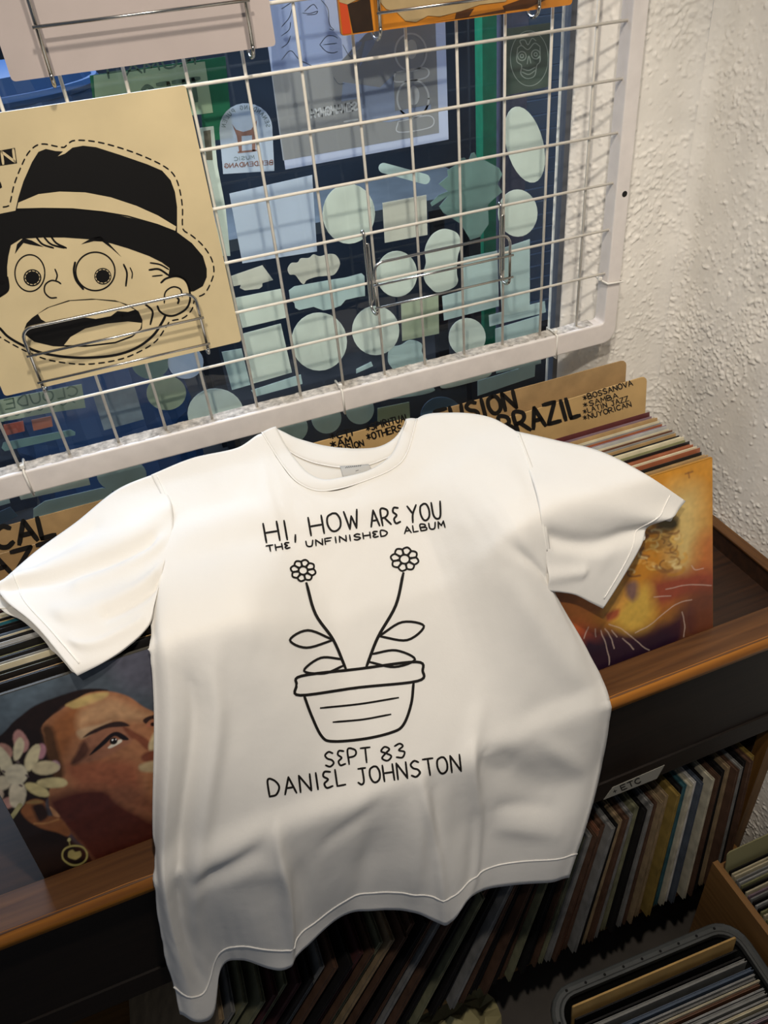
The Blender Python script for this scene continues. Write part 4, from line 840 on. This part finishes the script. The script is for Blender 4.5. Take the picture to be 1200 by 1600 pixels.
# soft weave plus a few creases in the bump
nt = M_cot.node_tree; bpn = [n_ for n_ in nt.nodes if n_.type == 'BUMP'][0]; bpn.inputs['Distance'].default_value = .0012
n2 = nt.nodes.new('ShaderNodeTexNoise'); n2.inputs['Scale'].default_value = 55; n2.inputs['Detail'].default_value = 5
bp2 = nt.nodes.new('ShaderNodeBump'); bp2.inputs['Strength'].default_value = .12; bp2.inputs['Distance'].default_value = .004
nt.links.new([n_ for n_ in nt.nodes if n_.type == 'MAPPING'][0].outputs[0], n2.inputs[0]); nt.links.new(n2.outputs[0], bp2.inputs['Height']); nt.links.new(bpn.outputs[0], bp2.inputs['Normal']); nt.links.new(bp2.outputs[0], nt.nodes['Principled BSDF'].inputs['Normal'])
M_stitch = mat('cotton_stitch', '#f1eee8', .85, spec=.15)
shirt = empty('t_shirt', (0.07, -.25, 1.16), 'white cotton T-shirt with black hand lettering draped over the record bin', 'T-shirt')
BODY = [
 [(236, 742), (300, 716), (370, 700), (411, 678), (432, 715), (465, 755), (515, 768), (570, 752), (625, 722), (650, 656), (705, 645), (765, 652), (813, 678)],
 [(256, 795), (310, 790), (365, 783), (415, 785), (455, 790), (490, 795), (530, 795), (575, 785), (625, 770), (675, 755), (730, 745), (790, 745), (842, 760)],
 [(240, 880), (300, 880), (360, 875), (420, 872), (475, 870), (525, 868), (570, 862), (615, 855), (665, 848), (715, 840), (765, 836), (815, 845), (862, 868)],
 [(233, 960), (285, 1005), (340, 1030), (400, 1020), (460, 1006), (520, 992), (575, 978), (630, 963), (685, 948), (740, 935), (790, 922), (840, 915), (872, 925)],
 [(241, 1120), (295, 1130), (350, 1140), (405, 1133), (460, 1125), (515, 1115), (570, 1106), (630, 1096), (690, 1083), (750, 1067), (810, 1050), (870, 1040), (925, 1022)],
 [(239, 1310), (275, 1330), (330, 1335), (385, 1320), (440, 1300), (495, 1278), (550, 1255), (610, 1230), (670, 1208), (730, 1185), (790, 1162), (860, 1138), (959, 1108)],
 [(250, 1440), (284, 1450), (330, 1430), (385, 1415), (440, 1400), (490, 1370), (545, 1345), (605, 1322), (660, 1312), (715, 1295), (775, 1270), (845, 1250), (938, 1240)],
 [(284, 1594), (330, 1588), (345, 1512), (380, 1500), (440, 1512), (474, 1482), (530, 1436), (590, 1424), (645, 1424), (700, 1443), (738, 1398), (800, 1383), (893, 1379)]]
PXG = refine(BODY, 16, 22); V = drape(PXG[..., 0], PXG[..., 1])
NV, NU = V.shape[:2]; UU, VV = np.meshgrid(np.linspace(0, 12, NU), np.linspace(0, 7, NV))
def smooth2(V, it):
    for _ in range(it):
        W_ = V.copy(); W_[1:-1, 1:-1] = (V[1:-1, 1:-1] * 2 + V[:-2, 1:-1] + V[2:, 1:-1] + V[1:-1, :-2] + V[1:-1, 2:]) / 6; V = W_
    return V
V = smooth2(V, 3)
nb = normals(V)
bump = lambda u, v, su, sv: np.exp(-((UU - u) / su) ** 2 - ((VV - v) / sv) ** 2)
def crease(u0, v0, u1, v1, w_, a):
    """ridge (a>0) or valley along a segment in panel coordinates"""
    du, dv = u1 - u0, v1 - v0; L2 = du * du + dv * dv; t = np.clip(((UU - u0) * du + (VV - v0) * dv) / L2, 0, 1)
    d = np.hypot(UU - u0 - t * du, VV - v0 - t * dv); return a * np.exp(-(d / w_) ** 2) * np.sin(np.pi * np.clip(t * .9 + .05, 0, 1)) ** .5
hgt = np.zeros_like(UU)
hgt += crease(1.9, 3.1, 1.5, 5.9, .28, .010) + crease(1.15, 3.6, 1.1, 6.4, .22, -.010) + crease(.5, 3.4, .35, 6.9, .3, .008)
hgt += crease(2.4, 5.25, 4.4, 5.55, .25, .004) + crease(9.0, 4.2, 9.3, 6.4, .25, .006) + crease(9.6, 5.2, 11.2, 5.9, .25, -.008) + crease(9.4, 5.75, 11.4, 6.35, .25, .007)
hgt += crease(.2, 1.6, 3.6, 1.05, .25, .004) + crease(.4, 2.0, 4.0, 1.55, .22, -.003) + crease(9.6, .5, 11.6, 1.1, .28, .004) + crease(10.6, 2.2, 11.9, 2.9, .25, -.006) + crease(10.2, 3.0, 11.6, 4.4, .3, .006)
hgt += crease(4, 5.3, 4.2, 6.9, .25, .005) + crease(6.6, 5.6, 6.4, 6.9, .3, -.005) + crease(7.8, 5.2, 8.0, 6.9, .25, .006) + crease(3.0, .6, 3.4, 1.6, .22, .003) + crease(8.6, .8, 10.2, .55, .2, -.003)
hgt += crease(3.85, 5.02, 4.4, 6.95, .13, .009) + crease(4.25, 5.25, 4.9, 6.6, .22, -.006) + crease(7.75, 5.0, 8.9, 6.95, .13, .008) + crease(8.2, 5.2, 8.5, 6.3, .2, -.006) + crease(9.05, 4.85, 9.9, 6.8, .12, .007) + crease(9.35, 5.1, 10.2, 5.35, .2, -.007)
hgt += crease(1.5, 5.35, 3.4, 5.12, .14, -.008) + crease(1.6, 5.12, 3.5, 4.92, .16, .004) + crease(10.0, 5.9, 11.3, 6.15, .10, -.005) + crease(10.1, 6.2, 11.5, 6.45, .10, .004) + crease(10.9, 5.2, 11.7, 5.75, .14, .006) + crease(5.2, 5.5, 6.8, 5.2, .16, -.004)
env = np.clip((VV - 4.9) / 1.0, 0, 1); ns_ = gauss_noise(NV, NU, 7) * .0011 * (0.35 + env) + gauss_noise(NV, NU, 3) * .00025
edge = np.minimum(1, np.minimum(UU, 12 - UU) * 2) * np.minimum(1, VV * 2)
V = V + nb * ((hgt + ns_) * edge)[..., None]
# side edges roll under
roll = np.exp(-((UU) / .22) ** 2) + np.exp(-((12 - UU) / .22) ** 2); roll *= sstep(VV, 1.6, 3.0)
V = V - nb * (.010 * roll)[..., None]
V = rest_on(V, .0050); nb = normals(V)
front = grid_mesh('front_panel', V, M_cot, shirt)
back = rest_on(V - nb * (.0032 + .009 * sstep(VV, 5.4, 6.6))[..., None], .0014); back = back[int(NV * .02):int(NV * .988)]
back = back[:, 2:-2]
grid_mesh('back_panel', back, mat('white_cotton_inside', '#dedad2', .92, spec=.1), shirt)
def seam(name, pts, r, parent, m=M_stitch): return MB().tube(pts, r, 6).build(name, m, parent, True)
hk = int(NV * .957); seam('hem_stitch', [V[hk, k] + nb[hk, k] * .0008 for k in range(0, NU, 2)], .0013, front)
# armhole seams
for col in (2, NU - 3): seam('armhole_seam', [V[k, col] + nb[k, col] * .0004 for k in range(2, int(NV * 2 / 7))], .0009, front)
# sleeves
def sleeve(G, lift, cuff_dark, fold):
    PX_ = refine(G, 14, 16); S_ = drape(PX_[..., 0], PX_[..., 1]); h, w_ = S_.shape[:2]; u, v = np.meshgrid(np.linspace(0, 1, w_), np.linspace(0, 1, h))
    S_ = smooth2(S_, 3); n_ = normals(S_); z = lift * np.sin(np.pi * np.clip(v, 0, 1)) ** .8 * np.clip(u, 0, 1) ** .7 - .0012 * (1 - u) ** 6
    for _ in range(25): n_[1:-1, 1:-1] = (n_[:-2, 1:-1] + n_[2:, 1:-1] + n_[1:-1, :-2] + n_[1:-1, 2:]) / 4; n_[0], n_[-1], n_[:, 0], n_[:, -1] = n_[1], n_[-2], n_[:, 1], n_[:, -2]
    n_ /= np.linalg.norm(n_, axis=-1, keepdims=True)
    for (u0, v0, u1_, v1_, w0, a) in fold:
        du, dv = u1_ - u0, v1_ - v0; t = np.clip(((u - u0) * du + (v - v0) * dv) / (du * du + dv * dv), 0, 1); z = z + a * np.exp(-((u - u0 - t * du) ** 2 + (v - v0 - t * dv) ** 2) / w0 ** 2)
    S_ = S_ + n_ * (z + gauss_noise(h, w_, 5) * .0008 * np.sin(np.pi * v))[..., None]; n_ = normals(S_)
    o = grid_mesh('sleeve', S_, M_cot, shirt)
    B_ = S_ - n_ * (.002 + (lift + .006) * np.sin(np.pi * v) ** .6 * (.3 + .7 * u))[..., None]
    ext = (S_[:, -1] - S_[:, -4]); ext /= np.linalg.norm(ext, axis=-1, keepdims=True)
    B_ = B_ + (ext * .007)[:, None] * (u ** 4 * np.sin(np.pi * v))[..., None]
    grid_mesh('sleeve_underside', B_, MATS['white_cotton_inside'], o)
    kc = int(w_ * .90); seam('cuff_stitch', [S_[k, kc] + n_[k, kc] * .0006 for k in range(3, h - 3)], .0011, o)
    return o
sleeve([[(246, 738), (183, 765), (119, 816), (57, 861), (2, 909)], [(268, 788), (205, 830), (143, 862), (80, 893), (0, 924)], [(270, 832), (210, 880), (152, 915), (92, 945), (17, 952)], [(256, 884), (214, 933), (172, 973), (125, 1000), (62, 988)], [(243, 934), (231, 978), (196, 1012), (160, 1036), (121, 1056)]],
       .012, .8, [(.0, .30, .9, .25, .10, .007), (.15, .44, .95, .33, .05, -.008), (.1, .52, .6, .46, .05, .004), (.1, .75, .75, .60, .06, .006), (.05, .85, .5, .72, .04, -.006), (.3, .93, .8, .82, .04, .004), (.45, .12, .8, .18, .06, -.004)])
sleeve([[(802, 672), (870, 688), (940, 706), (1010, 742), (1071, 783)], [(828, 742), (885, 758), (935, 772), (990, 790), (1046, 802)], [(844, 810), (890, 828), (930, 835), (972, 828), (1012, 822)], [(854, 870), (892, 880), (922, 886), (950, 884), (983, 876)], [(856, 924), (880, 926), (900, 930), (922, 941), (942, 951)]],
       .010, .8, [(.0, .36, 1.0, .30, .12, .007), (.1, .60, 1.0, .52, .07, -.010), (.0, .9, .4, .8, .06, .004)])
# neck: inside back, rib collar, label
def strip(name, A_, B_, m, parent, la, lb, n=6):
    """surface between two pixel curves on the drape, lifted la..lb"""
    A_, B_ = cr(A_, 10), cr(B_, 10); t = np.linspace(0, 1, n)[:, None, None]; Q = A_[None] * (1 - t) + B_[None] * t
    S_ = drape(Q[..., 0], Q[..., 1]); n_ = normals(S_); lift = la + (lb - la) * np.linspace(0, 1, n); lift = lift + .0018 * np.sin(np.pi * np.linspace(0, 1, n))
    return grid_mesh(name, S_ + n_ * lift[:, None, None], m, parent), S_ + n_ * lift[:, None, None]
seam_f = [(409, 676), (427, 705), (445, 732), (465, 754), (495, 767), (530, 764), (575, 750), (615, 732), (636, 708), (651, 655)]
edge_f = [(431, 667), (446, 696), (463, 720), (482, 740), (505, 750), (533, 747), (573, 737), (602, 720), (618, 700), (634, 656)]
top_b = [(430, 667), (446, 675), (463, 683), (487, 690), (510, 695), (535, 698), (562, 699), (592, 696), (617, 682), (635, 656)]
low_b = [(434, 676), (447, 698), (462, 709), (485, 719), (510, 725), (535, 728), (568, 726), (596, 717), (616, 704), (634, 664)]
strip('collar', seam_f, edge_f, M_cot, shirt, .0006, .0016)
strip('back_neckband', top_b, low_b, M_cot, shirt, -.003, -.004)
strip('back_inside', low_b, [(x, y + 6) for x, y in edge_f], MATS['white_cotton_inside'], shirt, -.005, -.009)
_, C1 = strip('neck_seam', [(x, y - .8) for x, y in low_b], [(x, y + .8) for x, y in low_b], M_stitch, shirt, -.0032, -.0032, 2)
sf = drape(*[np.array(q) for q in np.array(cr(seam_f, 8)).T]); seam('collar_seam', sf + np.array([0, -.0006, .0012]), .0010, shirt)
lb_, LB = strip('neck_label', [(531, 727), (552, 726), (576, 724)], [(537, 748), (558, 745), (582, 735)], mat('label_grey', '#b9b7b2', .7), shirt, -.0022, -.0030, 4)
bvh_l = BVHTree.FromPolygons([Vector(p_) for p_ in LB.reshape(-1, 3)], [(i * LB.shape[1] + j, i * LB.shape[1] + j + 1, (i + 1) * LB.shape[1] + j + 1, (i + 1) * LB.shape[1] + j) for i in range(LB.shape[0] - 1) for j in range(LB.shape[1] - 1)])
def cast(bvh, off):
    def f(x, y):
        d = ray(x, y); h = bvh.ray_cast(Vector(CAM), Vector(d).normalized())
        if h[0] is None: return None
        n_ = np.array(h[1]); n_ = n_ if n_ @ d < 0 else -n_; return np.array(h[0]) + n_ * off
    return f
ul = cast(bvh_l, .0005)
b = MB()
for k in range(9): ribbon(b, [(540 + k * 3.2, 731.5 - k * .4), (541.6 + k * 3.2, 730.0 - k * .4)], .7, ul)
for p_, q_ in (((556, 736), (560, 735)), ((557, 742), (562, 741)), ((556, 738), (556, 743)), ((563, 736), (563, 741))): ribbon(b, [p_, q_], .55, ul)
o = b.build('label_print', mat('label_ink', '#3a3834', .7), lb_)
# black print on the chest
bvh = BVHTree.FromPolygons([Vector(p_) for p_ in V.reshape(-1, 3)], [(i * NU + j, i * NU + j + 1, (i + 1) * NU + j + 1, (i + 1) * NU + j) for i in range(NV - 1) for j in range(NU - 1)])
uf = cast(bvh, .0013); M_print = mat('screen_print', '#161311', .7, spec=.2)
def letters(items, name):
    for t, a, c, hh, w_ in items:
        b = MB(); lettering(b, t, a, c, hh, w_, uf, jitter=.02, gap=.36); b.build(name, M_print, shirt)
letters([('HI,', (416, 849), (468, 840), 30, 1.6), ('HOW', (486, 837), (562, 824), 28, 1.6), ('ARe', (580, 824), (626, 817), 25, 1.6), ('YOU', (640, 817), (692, 809), 26, 1.6)], 'chest_lettering')
letters([('THe', (417, 863), (453, 857), 9, 1.3), ('UNFINISHeD', (479, 855), (606, 837), 9, 1.3), ('ALBUM', (632, 834), (696, 824), 10, 1.3)], 'chest_lettering')
letters([('SePT', (508, 1198), (580, 1190), 23, 1.5), ('83', (597, 1190), (635, 1182), 22, 1.5), ('DANIeL', (421, 1244), (541, 1226), 26, 1.6), ('JOHNSTON', (560, 1226), (721, 1203), 25, 1.6)], 'chest_lettering')
# plain stand-in drawing: a potted plant with two long-stemmed flowers
b = MB()
def stroke(L, w_=1.9): ribbon(b, L, w_, uf)
for cx, cy, r in ((473, 892, 20), (632, 874, 22)):
    for k in range(8):
        a = k * math.pi / 4 + .2; c, s_ = math.cos(a), math.sin(a); q = lambda f, g: (cx + r * (f * c - g * s_), cy + .85 * r * (f * s_ + g * c))
        stroke([q(.38, .12), q(.75, .30), q(1.0, 0), q(.75, -.30), q(.38, -.12)], 1.5)
    stroke(closed(ell(cx, cy, r * .36, r * .32, n=12)), 1.5)
stroke([(478, 912), (492, 960), (520, 1000), (540, 1046)], 2.4); stroke([(630, 896), (618, 946), (590, 996), (572, 1042)], 2.4)
for L in ([(520, 1000), (480, 985), (452, 1000), (478, 1012), (520, 1000)], [(592, 994), (628, 972), (662, 978), (636, 1000), (592, 994)], [(534, 1030), (500, 1028), (474, 1048), (506, 1052), (536, 1040)], [(580, 1022), (618, 1016), (648, 1030), (616, 1042), (576, 1034)]): stroke(L)
stroke([(462, 1070), (470, 1056), (560, 1045), (650, 1034), (660, 1048), (652, 1064), (560, 1074), (468, 1086), (462, 1070)], 2.2)
stroke([(474, 1086), (486, 1118), (502, 1150), (520, 1158), (570, 1154), (612, 1144), (630, 1132), (642, 1100), (646, 1066)], 2.2)
stroke([(500, 1106), (560, 1100), (622, 1090)], 1.5); stroke([(520, 1128), (566, 1124), (610, 1116)], 1.5)
b.build('chest_drawing', M_print, shirt)

# ------------------------------------------------------------------ records on the lower shelf, standing spine out
TB = math.atan2(.062, .368)
def dull(c): v = [int(c[i:i+2], 16) for i in (1, 3, 5)]; g = sum(v) / 3; return '#' + ''.join('%02x' % int((x_ * .72 + g * .28) * .84) for x_ in v)
PMD = {n_: mat('worn_sleeve_' + n_.replace(' ', '_'), dull(c_), .5, noise=.28, nscale=35, coat=.15) for n_, c_ in PAL}  # palette dulled and darkened: the shade under the bin put into the colour
def lean_at(x): return math.radians(np.interp(x, [-.6, -.25, 0, .2, .45, .55, .68], [40, 38, 31, 20, 11, 9, 6]))
seq = ['mustard', 'brown', 'black', 'grey', 'brown', 'tan', 'black', 'brown', 'cream', 'black', 'slate blue', 'white', 'cream', 'teal', 'black', 'mustard', 'tan', 'tan', 'brown', 'grey', 'black', 'olive', 'grey', 'brown', 'tan', 'black', 'grey', 'brown', 'rust', 'brown']
x = 0.668; k = 0
e_d = np.array([0, math.cos(TB), -math.sin(TB)])
while x > -0.52:
    th = random.choice((4, 6, 8)) if x > .1 else random.choice((6, 8, 8)); c = seq[k] if k < len(seq) else random.choice(['black', 'brown', 'grey', 'tan', 'brown', 'olive', 'black', 'maroon'])
    a = lean_at(x); up_ = np.array([math.sin(a), math.cos(a) * math.sin(TB), math.cos(a) * math.cos(TB)]); n_ = np.cross(e_d, up_)
    yf = -.505 + random.uniform(-.006, .012)
    Pb = np.array([x, yf, ZSH + (YSH - yf) * math.tan(TB) + .0015 + th / 2000 * math.sin(a)]) + e_d * LP / 2
    rec(Pb, e_d, up_, n_, th, PMD[c], f'{c} record sleeve standing spine out on the lower shelf', 'records on the lower shelf')
    x -= (th / 2000 + .004) / math.cos(a) * (1.05 if x > .5 else 1.4) + .003 + (.006 if random.random() < .15 else 0) + (.004 if x < .1 else 0); k += 1
# shelf label
b = MB(); q = [at(x_, y_, Y=YL1 - .012) for x_, y_ in ((943, 1249), (957, 1230), (1038, 1195), (1026, 1216))]
lab = tag(b.slab(q, (0, -1, 0), .0008).build('shelf_label', mat('label_dim', '#8d8a80', .6)), 'grey shelf label with handwriting under the dark front board', 'label')
b = MB(); lettering(b, '+', (959, 1240), (965, 1237), 5, .7, lambda x_, y_: at(x_, y_, Y=YL1 - .0132)); lettering(b, 'ETC', (972, 1235), (1002, 1222), 7.5, .9, lambda x_, y_: at(x_, y_, Y=YL1 - .0132)); b.build('lettering', M_marker, lab)

# ------------------------------------------------------------------ plastic crate of records on the floor
M_pl = mat('crate_plastic', '#4d4f4e', .5, noise=.15, nscale=30); M_pld = mat('crate_plastic_dark', '#2e302f', .55)
rot = math.radians(-2.5); ec = np.array([math.cos(rot), math.sin(rot), 0]); fc = np.array([math.sin(rot), -math.cos(rot), 0])     # right, towards viewer
C0 = np.array([0.192, -.578, 0.0]); CW, CD, CH = .386, .53, .31
crate = empty('plastic_crate', C0 + ec * CW / 2 + fc * CD / 2, 'grey plastic crate with a wide rim full of records on the floor', 'crate')
def rr(w_, d_, inset, r, z, n=7):
    out = []
    for cx, cy, a0 in ((w_ - inset - r, d_ - inset - r, 0), (inset + r, d_ - inset - r, 90), (inset + r, inset + r, 180), (w_ - inset - r, inset + r, 270)):
        for a in np.linspace(0, 90, n): out.append(C0 + ec * (cx + r * math.cos(math.radians(a0 + a))) + fc * (cy + r * math.sin(math.radians(a0 + a))) + np.array([0, 0, z]))
    return out
def loft(rings, m, name, closeb=False):
    b = MB(); n = len(rings[0]); b.add([p_ for r_2 in rings for p_ in r_2], [(i * n + k, i * n + (k + 1) % n, (i + 1) * n + (k + 1) % n, (i + 1) * n + k) for i in range(len(rings) - 1) for k in range(n)] + ([tuple(range(n))] if closeb else []))
    return b.build(name, m, crate, False)
loft([rr(CW, CD, .022, .03, .002), rr(CW, CD, .018, .035, CH - .012)], M_pld, 'body', True)
rim = loft([rr(CW, CD, .020, .035, CH - .012), rr(CW, CD, .0, .05, CH - .012), rr(CW, CD, .001, .05, CH - .002), rr(CW, CD, .003, .048, CH), rr(CW, CD, .007, .045, CH - .003), rr(CW, CD, .013, .04, CH - .003), rr(CW, CD, .016, .038, CH), rr(CW, CD, .020, .035, CH), rr(CW, CD, .020, .035, CH - .012)], M_pl, 'rim')
b = MB()
for k in range(9):
    for side in (0, 1):
        ctr = C0 + (ec * (.045 + k * .037) + fc * .010 if side == 0 else fc * (.05 + k * .05) + ec * .010) + np.array([0, 0, CH - .0025]); b.slab([ctr + .0025 * (ec * math.cos(t) + fc * math.sin(t)) for t in np.linspace(0, 2 * math.pi, 8, endpoint=False)], (0, 0, 1), .0004)
o = b.build('rim_holes', mat('hole_black', '#0c0b0a', .9), crate); o['kind'] = 'stuff'
exC, upC = ec, np.array([-fc[0] * math.sin(.06), -fc[1] * math.sin(.06), math.cos(.06)]); nC = np.cross(exC, upC)
cardc = sleeve_at('divider_card', C0 + ec * .193 + fc * .066 + np.array([0, 0, .02]) , exC, upC, nC, .318, .322, .003, mat('card_edge', '#c79f5e', .7, noise=.15), 'thick tan card standing behind the records in the plastic crate', 'divider card', r=.004)
y = .076; k = 0
cseq = ['black', 'black', 'grey', 'slate blue', 'silver', 'grey', 'cream', 'brown', 'silver', 'grey', 'silver', 'cream', 'grey', 'silver', 'mauve', 'maroon', 'tan', 'brown', 'black', 'cream', 'olive']
while y < .466:
    th = random.choice((3, 3, 4, 4, 6)); c = cseq[k] if k < len(cseq) else random.choice(PAL)[0]
    dz = random.uniform(-.003, .004); Pk = C0 + ec * (.193 + random.uniform(-.003, .003)) + fc * y + np.array([0, 0, .004 + dz + .003])
    rec(Pk, exC, upC, nC, th, PM[c], f'{c}-edged record sleeve packed in the grey plastic crate', 'records in the plastic crate')
    y += th / 1000 + .0016 + (.007 if k in (0, 2) else 0) + random.uniform(0, .002); k += 1

# ------------------------------------------------------------------ wooden box of small singles beside it
bx = empty('singles_box', (0.67, -.68, 0), 'plain wooden box holding a row of small records by the rough wall', 'box')
BX0, BX1, BY0, BY1, BZ = 0.598, 0.7505, -.98, -.520, 0.355
for nm, a_, c_, m_ in (('side', (BX0 - .012, BY0, 0), (BX0, BY1, BZ), W_lowy), ('side', (BX1, BY0, 0), (BX1 + .008, BY1, BZ), W_lowy), ('end', (BX0, BY1 - .012, 0), (BX1, BY1, BZ - .02), W_low), ('end', (BX0, BY0, 0), (BX1, BY0 + .012, BZ), W_low), ('base', (BX0, BY0 + .012, .17), (BX1, BY1 - .012, .182), W_low)):
    MB().span(a_, c_).build(nm, m_, bx)
ME7 = rec_mesh('record_sleeve', .148, .178, .003, None); ME7.materials.append(None)
e7, u7, n7 = frame3(math.radians(9)); y = -.569; k = 0
card7 = sleeve_at('divider_card', (0.675, -.566, .186), *frame3(math.radians(9)), .150, .215, .002, mat('card_dim', '#8f8a62', .8), 'small olive divider card marked K in the wooden singles box', 'divider card', r=.008)
b = MB(); f7 = frame3(math.radians(9)); P7 = np.array((0.675, -.566, .186)) + f7[2] * .0006; lettering(b, 'K', (0.020, -.190), (0.034, -.190), .016, .0018, lambda x_, y_: P7 + f7[0] * x_ - f7[1] * y_); b.build('lettering', M_marker, card7)
while y > -.90:
    rec((0.675 + random.uniform(-.001, .001), y - .006, .1845), e7, u7, n7, 0, PM[random.choice(['silver', 'cream', 'grey', 'white', 'black', 'olive', 'mauve'])], 'small single sleeve in the wooden box by the rough wall', 'singles in the wooden box', me=ME7)
    y -= .0055 + random.uniform(0, .002); k += 1
# crumpled paper bag on the floor
Vb = []
for i in range(9):
    for j in range(9):
        u, v = i / 8 - .5, j / 8 - .5; Vb.append((0.055 + u * .2 + random.uniform(-.01, .01), -.50 + v * .16 + random.uniform(-.01, .01), .012 + .07 * max(0, 1 - 2.2 * (u * u + v * v) * 2) + random.uniform(0, .02)))
b = MB(); b.add(Vb, [(i * 9 + j, i * 9 + j + 1, (i + 1) * 9 + j + 1, (i + 1) * 9 + j) for i in range(8) for j in range(8)])
tag(b.build('paper_bag', mat('bag_paper', '#a39a6e', .8)), 'crumpled pale olive paper bag on the floor beside the plastic crate', 'paper bag')

# each record is told from its look-alikes by the sleeves it stands between
TPL = {'records in the BRAZIL bin': 'edged record sleeve {} in the BRAZIL bin', 'records in the VOCAL JAZZ bin': 'edged record sleeve {} in the JAZZ bin', 'records in the middle bin': 'edged record sleeve {} in the bin under the T-shirt',
       'records on the lower shelf': 'record sleeve {} standing on the lower shelf', 'records in the plastic crate': 'edged record sleeve {} in the plastic crate', 'singles in the wooden box': 'small single sleeve {} in the wooden box'}
for g, L in ORD.items():
    for i, (o, c) in enumerate(L):
        p_ = L[i - 1][1] if i else None; n_ = L[i + 1][1] if i + 1 < len(L) else None
        rel = f'between {p_} and {n_} ones' if p_ and n_ else f'beside only one {p_ or n_} one'
        if p_ and p_ == n_: rel = f'between two {p_} ones'
        t = TPL[g].format(rel); o['label'] = f'{c}-{t}' if t.startswith('edged') else f'{c} {t}'
